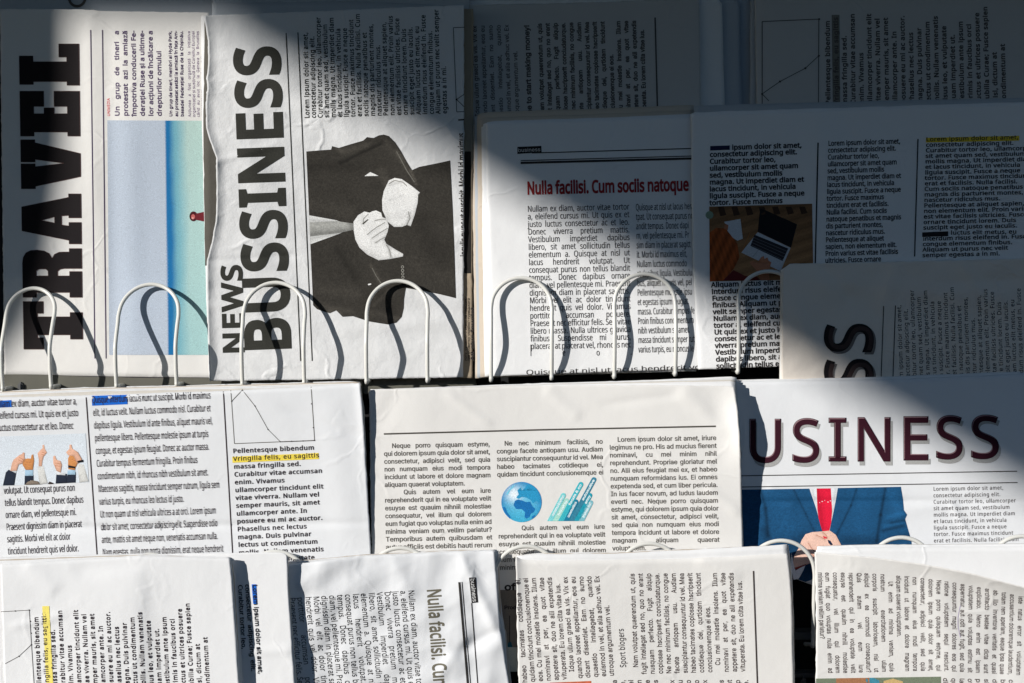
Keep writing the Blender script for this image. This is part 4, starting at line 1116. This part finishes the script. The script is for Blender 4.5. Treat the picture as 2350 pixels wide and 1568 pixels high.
# ================================================================== row two, right: BUSINESS
t = paper('white newspaper headlined BUSINESS in maroon above a blue suit and red tie photo')
Sheet([(1688, 872), (2000, 866), (2200, 858), (2460, 848)], [(1688, 1318), (2460, 1318)], d=(.090, .118), seed=101).build('inner_page', WHITE, t, .003, EDGEP)
NA = R(17, 1240, 404)
sh = Sheet([(1640, 876), (1691, 874), (2050, 870), (2200, 864), (2460, 853)], [(1640, 1322), (1816, 1325), (1850, 1338), (1875, 1346), (2460, 1346)], None, None, d=(.0955, .124), seed=100, wave=.0007,
           creases=((1700, 1152, 2350, 1150, -.0017, 8, 'r'), (2100, 1030, 2350, 1090, .0008, 14, 'r'), (2180, 1150, 2230, 1240, .001, 9, 'r'), (1760, 1120, 1830, 1160, .0010, 12, 'r'), (2120, 880, 2180, 1050, .0010, 40, 'r'), (2050, 1180, 2200, 1150, .0008, 16, 'r'), (1900, 880, 1850, 1100, .0006, 40, 'r')), curl={'top': (8, -.003, .5, 0)})
sh.build('front_page', COOL, t, .0005)
MAR = lambda x, y: np.tile(np.array(lin(56, 18, 32)), (len(x), 1))
LT = {'U': (135, 375, 402, 740), 'S': (460, 665, 396, 738), 'N': (955, 1205, 390, 727), 'E': (1303, 1492, 383, 719), 'S2': (1550, 1752, 374, 713), 'S3': (1815, 2027, 370, 710), 'B': (-150, 60, 405, 740)}
def letter(P, ch, box, style, col, layer, dxy=(0, 0), inset=0):
    v, f, _ = glyph(style, ch)
    lo, hi = v.min(0), v.max(0)
    x0, x1, y0, y1 = box
    x0 += inset; x1 -= inset; y0 += inset; y1 -= inset
    q = np.array([R(13, x0 + (p[0] - lo[0]) / (hi[0] - lo[0]) * (x1 - x0) + dxy[0], y1 - (p[1] - lo[1]) / (hi[1] - lo[1]) * (y1 - y0) + dxy[1]) for p in v])
    P.add(*P.refine(q, f, 13), col, layer)
def serif_i(P, x0, x1, y0, y1, col, layer, dxy=(0, 0), inset=0):
    x0 += inset; x1 -= inset; y0 += inset; y1 -= inset
    th = 40 - 2 * inset; sw = 52 - 2 * inset; m = (x0 + x1) / 2
    P.poly(RL(13, *[q for p in ((x0, y0), (x1, y0), (x1, y0 + th), (m + sw / 2, y0 + th), (m + sw / 2, y1 - th), (x1, y1 - th), (x1, y1), (x0, y1), (x0, y1 - th), (m - sw / 2, y1 - th), (m - sw / 2, y0 + th), (x0, y0 + th)) for q in (p[0] + dxy[0], p[1] + dxy[1])]), col, layer)
P_ = Print(sh)
SHD, EDG, HIL = lin(168, 167, 164), lin(38, 18, 26), lin(150, 118, 122)
for k, bx in LT.items():
    letter(P_, k[0], bx, 'hum', SHD, 0, (15, 29))
    letter(P_, k[0], bx, 'humm', EDG, 1)
    letter(P_, k[0], bx, 'hum', HIL, 2, (-2, -3), 7)
    letter(P_, k[0], bx, 'hum', MAR, 3, (3, 4), 7)
for c_, l_, o_, i_ in ((SHD, 0, (15, 29), 0), (EDG, 1, (0, 0), 0), (HIL, 2, (-2, -3), 7), (MAR, 3, (3, 4), 7)):
    serif_i(P_, 735, 870, 394, 727, c_, l_, o_, i_)
P_.build('headline', t, label='bevelled maroon letters BUSINESS')
Print(sh).line(RL(13, -100, 838, 75, 835, 2165, 800), 2.0, BLACK).build('rule_line', t)
Print(sh).line(RL(13, -100, 923, 75, 920, 2168, 886), 2.0, BLACK).build('rule_line', t)
Print(sh).block(LOREM[:9], R(13, 1529, 949), R(13, 2172, 937), R(13, 1533, 1341), R(13, 2176, 1329), style='hum', cap=8.8, col=lin(58, 46, 44), track=.12).build('text_column', t)
SUITB = tone(lin(26, 78, 118), RS(13, (470, 940, 560, 1120, 2.2, -.45), (560, 1120, 630, 1262, 2.2, -.5), (952, 925, 905, 1060, 2.2, -.5), (905, 1060, 792, 1292, 2.4, -.55), (1168, 920, 1130, 1130, 3.4, -.6), (1130, 1130, 1100, 1335, 4, -.6), (216, 940, 258, 1080, 3, -.5), (258, 1080, 275, 1290, 4, -.55),
              (1210, 1190, 1320, 1170, 4, -.45), (1150, 1250, 1300, 1215, 5, -.45), (1180, 1150, 1300, 1120, 5, .35), (1160, 1220, 1290, 1190, 4, .3), (1200, 960, 1260, 1100, 12, .22), (330, 960, 420, 1200, 22, .12), (1000, 1000, 960, 1250, 20, .12), (1180, 1330, 1340, 1290, 9, -.4), (560, 1300, 400, 1380, 16, -.35), (850, 1330, 1080, 1340, 16, -.4), (250, 1250, 280, 1330, 10, -.4),
              (600, 1500, 300, 1560, 40, -.55)), .35)
P_ = Print(sh)
P_.poly(RL(13, -60, 944, 90, 940, 590, 932, 1283, 918, 1300, 1020, 1306, 1095, 1330, 1130, 1315, 1162, 1340, 1250, 1362, 1325, 1400, 1640, 640, 1610, 560, 1640, 450, 1600, -60, 1585), SUITB, 0, maxlen=4.5)
P_.poly(RL(13, 590, 932, 805, 928, 790, 1020, 768, 1130, 742, 1255, 690, 1256, 660, 1150, 640, 1080), tone(lin(232, 235, 238), RS(13, (610, 940, 690, 1250, 3, -.2), (790, 940, 745, 1250, 4, -.25))), 1, maxlen=6)
P_.poly(RL(13, 645, 931, 752, 930, 762, 1100, 755, 1190, 740, 1252, 688, 1255, 660, 1160, 650, 1090), tone(lin(222, 28, 60), RS(13, (655, 940, 690, 1250, 4, -.25), (720, 960, 735, 1200, 6, .12)), .14), 2, maxlen=5)
PG = RL(13, 640, 1482, 560, 1512, 480, 1542, 462, 1500, 475, 1440, 510, 1380, 530, 1325, 560, 1278, 610, 1262, 690, 1256, 745, 1250, 790, 1282, 832, 1362, 810, 1420, 700, 1462)
P_.poly(PG, tone(lin(240, 198, 178), RS(13, (580, 1345, 630, 1410, 3, -.16), (640, 1290, 710, 1322, 3, -.16), (560, 1400, 650, 1470, 4, -.15), (690, 1262, 726, 1310, 3, -.18), (540, 1340, 600, 1290, 6, .05), (500, 1480, 620, 1460, 8, -.1)), .06, (PG, 4.5, .3)), 3, maxlen=4)
for a in ((580, 1345, 610, 1390, 630, 1410), (640, 1285, 680, 1300, 710, 1320), (560, 1400, 610, 1430, 650, 1470), (690, 1262, 720, 1290, 726, 1310)):
    P_.line(RL(13, *a), 1.4, lin(206, 140, 116), 4)
P_.poly(RL(13, 728, 1320, 748, 1326, 768, 1358, 752, 1362, 735, 1345), lin(26, 38, 66), 4)
P_.poly(RL(13, 690, 1290, 722, 1300, 722, 1312, 700, 1310), lin(224, 60, 70), 4)
P_.poly(RL(17, 1240, 130, 1262, 250, 1285, 330, 1400, 260, 1370, 330, 1320, 420, 1265, 430, 1235, 300), lin(232, 232, 236), 4)
P_.poly(RL(17, 1270, 300, 1400, 258, 1405, 268, 1290, 318), lin(150, 60, 50), 5)
for a, w_ in () and (((465, 935, 560, 1120, 625, 1262), 2.6), ((950, 925, 900, 1060, 790, 1292), 2.6), ((1170, 920, 1130, 1130, 1100, 1335), 3.2), ((215, 940, 260, 1080, 275, 1290), 3.0), ((1200, 1180, 1280, 1170, 1320, 1180), 2.0), ((1160, 1240, 1240, 1215, 1300, 1230), 2.0)):
    P_.line(RL(13, *a), w_, lin(12, 36, 66), 1)
P_.build('printed_photograph', t, label='printed photo of a blue suit, white shirt and red tie with a fist at the waist')

# ================================================================== row three, left pair
t = paper('newspaper with a blue highlighted word sideways, tucked behind the bottom left newspaper')
Sheet([(-70, 1284), (327, 1275), (640, 1270), (655, 1273), (661, 1280)], [(-70, 1740), (694, 1740)], None, [(661, 1280), (663, 1345), (694, 1740)], d=(.170, .190), seed=110).build('inner_page', WHITE, t, .0035, EDGEP)
sh = Sheet([(-70, 1282), (327, 1272), (600, 1268), (650, 1268), (659, 1275)], [(-70, 1740), (692, 1740)], None, [(659, 1275), (661, 1345), (676, 1568), (692, 1740)], d=(.176, .198), seed=111, wave=.0006, 
           creases=((560, 1500, 670, 1490, .0010, 12, 'r'),))
sh.build('front_page', WHITE, t, .0005)
Print(sh).poly(RL(14, 2028, 352, 2065, 351, 2074, 507, 2040, 509), NB).build('highlight_mark', t, label='blue highlighted word')
Print(sh).text([('Lorem ipsum dolor sit amet,', R(14, 2036, 354), R(14, 2082, 1076)), ('consectetur adipiscing elit.', R(14, 1976, 352), R(14, 2026, 1055)), ('Curabitur tortor leo,', R(14, 1920, 356), R(14, 1950, 876)), ('ullamcorper sit amet quam', R(14, 1862, 360), R(14, 1905, 1050))], 'humb', 9.4, lin(30, 28, 32), layer=3, just=True).build('text_column', t)

t = paper('white newspaper with a yellow highlighted sideways line, in front at bottom left')
for k, (e1, e2, yo) in enumerate(((1, 2, 1), (4, 1, 3), (3, 5, 5), (7, 4, 8), (9, 8, 9))):
    Sheet([(-70, 1295 - 1.6 * yo), (327, 1277 - .7 * yo), (528 + e1, 1279 + k)], [(-70, 1740), (563 + e2, 1740)], None, [(528 + e1, 1279 + k), (533 + e2, 1330), (549 + e1, 1568), (563 + e2, 1740)], d=(.1873 - .0017 * k, .2103 - .0017 * k), seed=115 + k).build('inner_page', WHITE if k != 2 else BEIGE, t, .0009)
sh = Sheet([(1, 1296), (150, 1286), (327, 1276), (440, 1279), (527, 1281)], [(14, 1740), (562, 1740)], [(1, 1296), (6, 1440), (10, 1568), (14, 1740)], [(527, 1281), (532, 1326), (548, 1568), (562, 1740)], d=(.189, .212), seed=118, wave=.0006,
           creases=((327, 1270, 345, 1700, .0022, 9, 's'), (20, 1440, 150, 1410, .0010, 10, 'r'), (170, 1310, 330, 1290, -.001, 20, 'r'), (60, 1290, 130, 1360, .001, 24, 'r'), (460, 1290, 470, 1600, .0006, 40, 'r')), curl={'top': (4, -.001, .5, 0)})
sh.build('front_page', WHITE, t, .0005)
Print(sh).poly(RL(14, 340, 528, 396, 527, 432, 1230, 378, 1232), lin(243, 226, 118)).build('highlight_mark', t, label='yellow highlighted line')
Print(sh).block(PELL, R(14, 332, 1214), R(14, 300, 500), R(14, 1690, 1192), R(14, 1652, 478), style='humb', cap=10.0, col=lin(62, 52, 54), track=.10, kx=.97, layer=1).build('text_column', t)
P_ = Print(sh).line(RL(14, 6, 573, 235, 560, 280, 1250), 1.3, lin(110, 106, 104)).line(RL(14, 252, 838, 152, 932, 40, 992), 1.2, lin(120, 116, 114))
for q in RL(14, 235, 560, 252, 838, 152, 932, 123, 567, 243, 650, 249, 745):
    P_.disc(q, 1.6, lin(70, 66, 66), 1, 8)
P_.build('printed_chart', t)

# ================================================================== row three, crumpled page
t = paper('crumpled newspaper with the sideways grey headline Nulla facilisi. Cum, bottom row')
for k, (e1, e2, e3) in enumerate(((2, 1, 2), (5, 4, 1), (4, 7, 6), (9, 5, 8))):
    Sheet([(662, 1292 - k), (823, 1276 - k), (1048, 1265 - k), (1135 + e1, 1261 + k)], [(694, 1740), (1184 + e2, 1740)], [(662, 1292 - k), (694, 1740)], [(1135 + e1, 1261 + k), (1140 + e2, 1330), (1144 + e3, 1400), (1147 + e1, 1425), (1155 + e2, 1450), (1166 + e3, 1568), (1184 + e2, 1740)], d=(.1585 - .0017 * k, .178 - .0017 * k), dx=-.008, seed=120 + k).build('inner_page', (NEWSP, WHITE, BEIGE, NEWSP)[k], t, .0007)
sh = Sheet([(640, 1296), (700, 1292), (823, 1277), (1048, 1266), (1134, 1264)], [(660, 1740), (1184, 1740)], [(640, 1296), (660, 1740)], [(1134, 1264), (1141, 1350), (1149, 1448), (1168, 1568), (1184, 1740)], d=(.160, .180), dx=-.008, seed=124, wave=.0009,
           creases=((823, 1276, 770, 1420, .0030, 9, 's'), (770, 1420, 690, 1560, .0018, 12, 's'), (1055, 1270, 1150, 1470, .0028, 14, 'r'), (1040, 1500, 1160, 1440, -.0024, 14, 'r'), (1000, 1560, 1080, 1450, .0018, 14, 'r'), (900, 1280, 960, 1420, .0012, 20, 'r'), (660, 1350, 790, 1400, -.0012, 16, 'r')),
           crumple=.0022, curl={'top': (5, -.001, .5, 0)})
sh.build('front_page', COOL, t, .0005)
OL = lin(112, 107, 92)
def hcol(x, y):
    return np.tile(np.array(OL), (len(x), 1))
Print(sh).text([('Nulla facilisi. Cum sociis', R(15, 1437, 430), R(15, 1520, 1625))], 'humb', 30.5, hcol, maxlen=12).build('headline', t, TONER, label='olive grey condensed headline')
Print(sh).line(RL(15, 1722, 368, 1842, 1800), 5.2, lin(50, 48, 46)).line(RL(15, 1745, 366, 1866, 1800), 2.0, lin(58, 56, 54)).build('rule_line', t, TONER)
Print(sh).poly(RL(15, 1808, 328, 1868, 325, 1890, 548, 1832, 553), lin(30, 29, 30)).text([('business', R(15, 1820, 336), R(15, 1842, 545))], 'gror', 9.6, lin(225, 224, 222), 1).build('section_tag', t)
Print(sh).line(RL(15, 1831, 553, 1925, 1800), 2.4, lin(56, 52, 50)).build('rule_line', t)
Print(sh).block(NULLAM[:16], R(15, 1268, 440), R(15, 1350, 1378), R(15, 216, 508), R(15, 306, 1446), style='hum', cap=13.2, col=lin(44, 40, 38), just=True).build('text_column', t)

# ================================================================== row three, Sport blogers
t = paper('white newspaper with Sport blogers in a sideways column and a thick black rule, bottom row')
for k in range(3):
    Sheet([(1186 + 2 * k, 1276 - k), (1230, 1272 - k), (1408, 1271 - 2 * k), (1642, 1259 - k), (1806 + 2 * k, 1250 + k)], [(1196, 1740), (1832 - k, 1740)], None, [(1806 + 2 * k, 1250 + k), (1812 + 2 * k, 1300), (1820 + k, 1420), (1824, 1568), (1832 - k, 1740)], d=(.1535 - .002 * k, .1595 - .002 * k), seed=130 + k, wave=.0007).build('inner_page', WHITE if k != 1 else BEIGE, t, .0009)
sh = Sheet([(1183, 1274), (1195, 1279), (1260, 1281), (1400, 1280), (1642, 1275), (1740, 1268), (1806, 1265)], [(1200, 1740), (1834, 1740)], [(1183, 1274), (1185, 1340), (1186, 1430), (1190, 1568), (1200, 1740)], [(1806, 1265), (1812, 1310), (1817, 1366), (1821, 1568), (1828, 1740)], d=(.156, .162), seed=134, wave=.0007,
           creases=((1190, 1500, 1330, 1480, .0010, 10, 'r'), (1188, 1470, 1260, 1490, -.0009, 6, 'r'), (1600, 1280, 1700, 1330, .0012, 20, 'r'), (1460, 1280, 1470, 1380, .0006, 30, 'r')), curl={'top': (14, -.006, .5, 0), 'left': (30, .003, .1, .2)})
sh.build('front_page', WARM, t, .0005)
TX3 = lin(80, 68, 66)
Print(sh).block(IDQUE, R(16, 405, 1463), R(16, 330, 385), R(16, 1300, 1394), R(16, 1228, 358), style='gro', cap=11.0, col=TX3, just=True, indent=.07).build('text_column', t, TONER)
Print(sh).text([('Sport blogers', R(16, 1425, 1306), R(16, 1398, 905))], 'hum', 13.4, lin(58, 52, 52)).build('headline', t)
Print(sh).block(NAM, (1464.4, 1548), (1455.5, 1316), (1709.7, 1541.5), (1701.5, 1314), style='gro', cap=11.0, col=TX3, just=True, indent=.07).build('text_column', t, TONER)
tail = ['vitae a', 'rerum,', 'omittam ei', 'legendam', 'duo ne', 'vituperatas', '', 'ea vis. Vix ex', 'eos eu', 'no sumo', 'quando', 'vel. Ex', '', 'ut, quis', 'no erant', 'aliquip', 'concludaturque.']
Print(sh).text([(l, (1415 + 18.85 * i + 3, 1690), (1415 + 18.85 * i, 1560)) for i, l in enumerate(tail) if l], 'gro', 11.0, TX3, kx=1.0, align='r').build('text_column', t, TONER)
Print(sh).poly(RL(16, 640, 1464, 1065, 1446, 1085, 2100, 660, 2110), lambda x, y: np.array(lin(206, 104, 70))[None] * (1 + .12 * np.sin(x * .3 + y * .2))[:, None], maxlen=8).build('printed_photograph', t, label='orange printed picture at the page foot')
Print(sh).line(RL(17, 823, 333, 866, 1568, 880, 2200), 3.4, lin(66, 58, 56)).build('rule_line', t, TONER)

# ================================================================== row three, right (wavy)
t = paper('newspaper with a drooping curved top page over a blank white sheet, bottom right')
Sheet([(1876, 1254), (1990, 1251), (2350, 1248), (2460, 1247)], [(1880, 1740), (2460, 1740)], d=(.163, .176), seed=140, wave=.0006, creases=((2000, 1260, 2200, 1330, .0008, 30, 'r'),)).build('inner_page', WHITE, t, .003, EDGEP)
Sheet([(1873, 1262), (1990, 1256), (2350, 1254), (2460, 1253)], [(1880, 1740), (2460, 1740)], d=(.168, .180), seed=141, wave=.0006).build('inner_page', WHITE, t, .001)
sh = Sheet([(1870, 1268), (1892, 1269)] + RL(18, 800, 276, 1300, 345, 1800, 442, 2341, 582, 2800, 700), [(1874, 1740), (2460, 1740)], [(1870, 1268), (1871, 1320), (1873, 1441), (1872, 1568), (1874, 1740)], None, d=(.174, .190), seed=142, wave=.0008,
           creases=((1900, 1290, 2350, 1420, .0030, 60, 'r'), (2150, 1330, 2190, 1568, .0016, 40, 'r'), (2300, 1380, 2290, 1568, -.0014, 30, 'r')), curl={'top': (80, .017, .75, .55)})
sh.build('front_page', WARM, t, .0005)
L12 = [('minima veniam vellim pariatur?~', 232, 433, 1465), ('eum fugiat quo voluptas nulla enim ad', 306, 433, 1465), ('consequatur, vel illum qui dolorem', 385, 433, 1465), ('esuyse est quauim nihniil molestiae', 466, 433, 1465), ('reprehenderit qui in ea voluptate velit', 547, 436, 1463), ('Quis autem vel eum iure', 629, 438, 1460), ('aliquid ex ea commodi consequatur?', 708, 440, 1458),
       ('corporis suscipit laboriosam, nisi ut', 790, 445, 1455), ('nostrum exercitationem ullam', 872, 450, 1453), ('Ut enim ad minima veniam, quis', 952, 526, 1450), ('aliquam quaerat voluptatem.~', 1034, 465, 1448), ('incidunt ut labore et dolore magnam', 1117, 470, 1446), ('non numquam eius modi tempora', 1200, 480, 1445), ('consectetur, adipisci velit, sed quia', 1282, 490, 1444),
       ('dolorem ipsum quia dolor sit amet,', 1364, 500, 1444), ('Neque porro quisquam estyme, qui', 1446, 511, 1445), ('ratione voluptatem sequi nesciunt.', 1528, 524, 1447), ('consequuntur magni dolores eos qui', 1610, 536, 1450), ('aspernatur aut odit aut fugit, sed quia', 1693, 550, 1454), ('voluptatem quia voluptas estimu sit', 1776, 567, 1458), ('explicabo. Nemo enim est ipsam', 1860, 582, 1462),
       ('architecto beatae vitae dicta sunt', 1944, 597, 1466), ('ab illo inventore veritatis et quasi', 2029, 615, 1471), ('totam rem aperiam, eaque ipsa quae', 2113, 636, 1476), ('accusantium doloremque laudantium,', 2199, 655, 1480), ('iste natus error sit voluptatem', 2285, 676, 1486), ('omnis unde perspiciatis', 2372, 700, 1492)]
rows = []
for i, (l, x, ya, yb) in enumerate(L12):
    dxe = 34 - 2.3 * i
    rows.append((l, R(18, x, ya), R(18, x + dxe, yb)))
Print(sh).text(rows, 'gro', 10.6, TX3, just=True, kx=None).build('text_column', t, TONER)
frag = ['dis parturient', 'qui dolorem', 'laboriosam', 'officiis', 'praesentium', 'sit amet', 'dolores', 'beatae', 'consequat']
Print(sh).text([(l, R(18, 1515 + 84 * i, 1512 + 2 * i), R(18, 1505 + 84 * i, 2000)) for i, l in enumerate(frag)], 'gro', 10.6, TX3, kx=1.0).build('text_column', t, TONER)
P_ = Print(sh).poly(RL(18, 212, 1520, 1490, 1500, 1500, 2200, 215, 2200), lin(120, 130, 108), 0)
P_.poly(RL(18, 420, 1517, 760, 1511, 800, 2200, 380, 2200), lin(168, 118, 84), 1).poly(RL(18, 720, 1512, 800, 1511, 860, 1540, 860, 2200, 780, 2200), lin(70, 140, 160), 1)
P_.poly(RL(18, 860, 2200, 905, 1545, 1000, 1520, 1100, 1550, 1160, 2200), lin(206, 176, 120), 2)
P_.build('printed_photograph', t, TONER, label='multicoloured printed picture at the page foot')
arc = [R(18, 1690 - 26 * math.sin(PI * k / 10), 770 + 33 * k) for k in range(11)]
Print(sh).line(arc, 1.0, lin(186, 170, 206)).build('pen_mark', t)
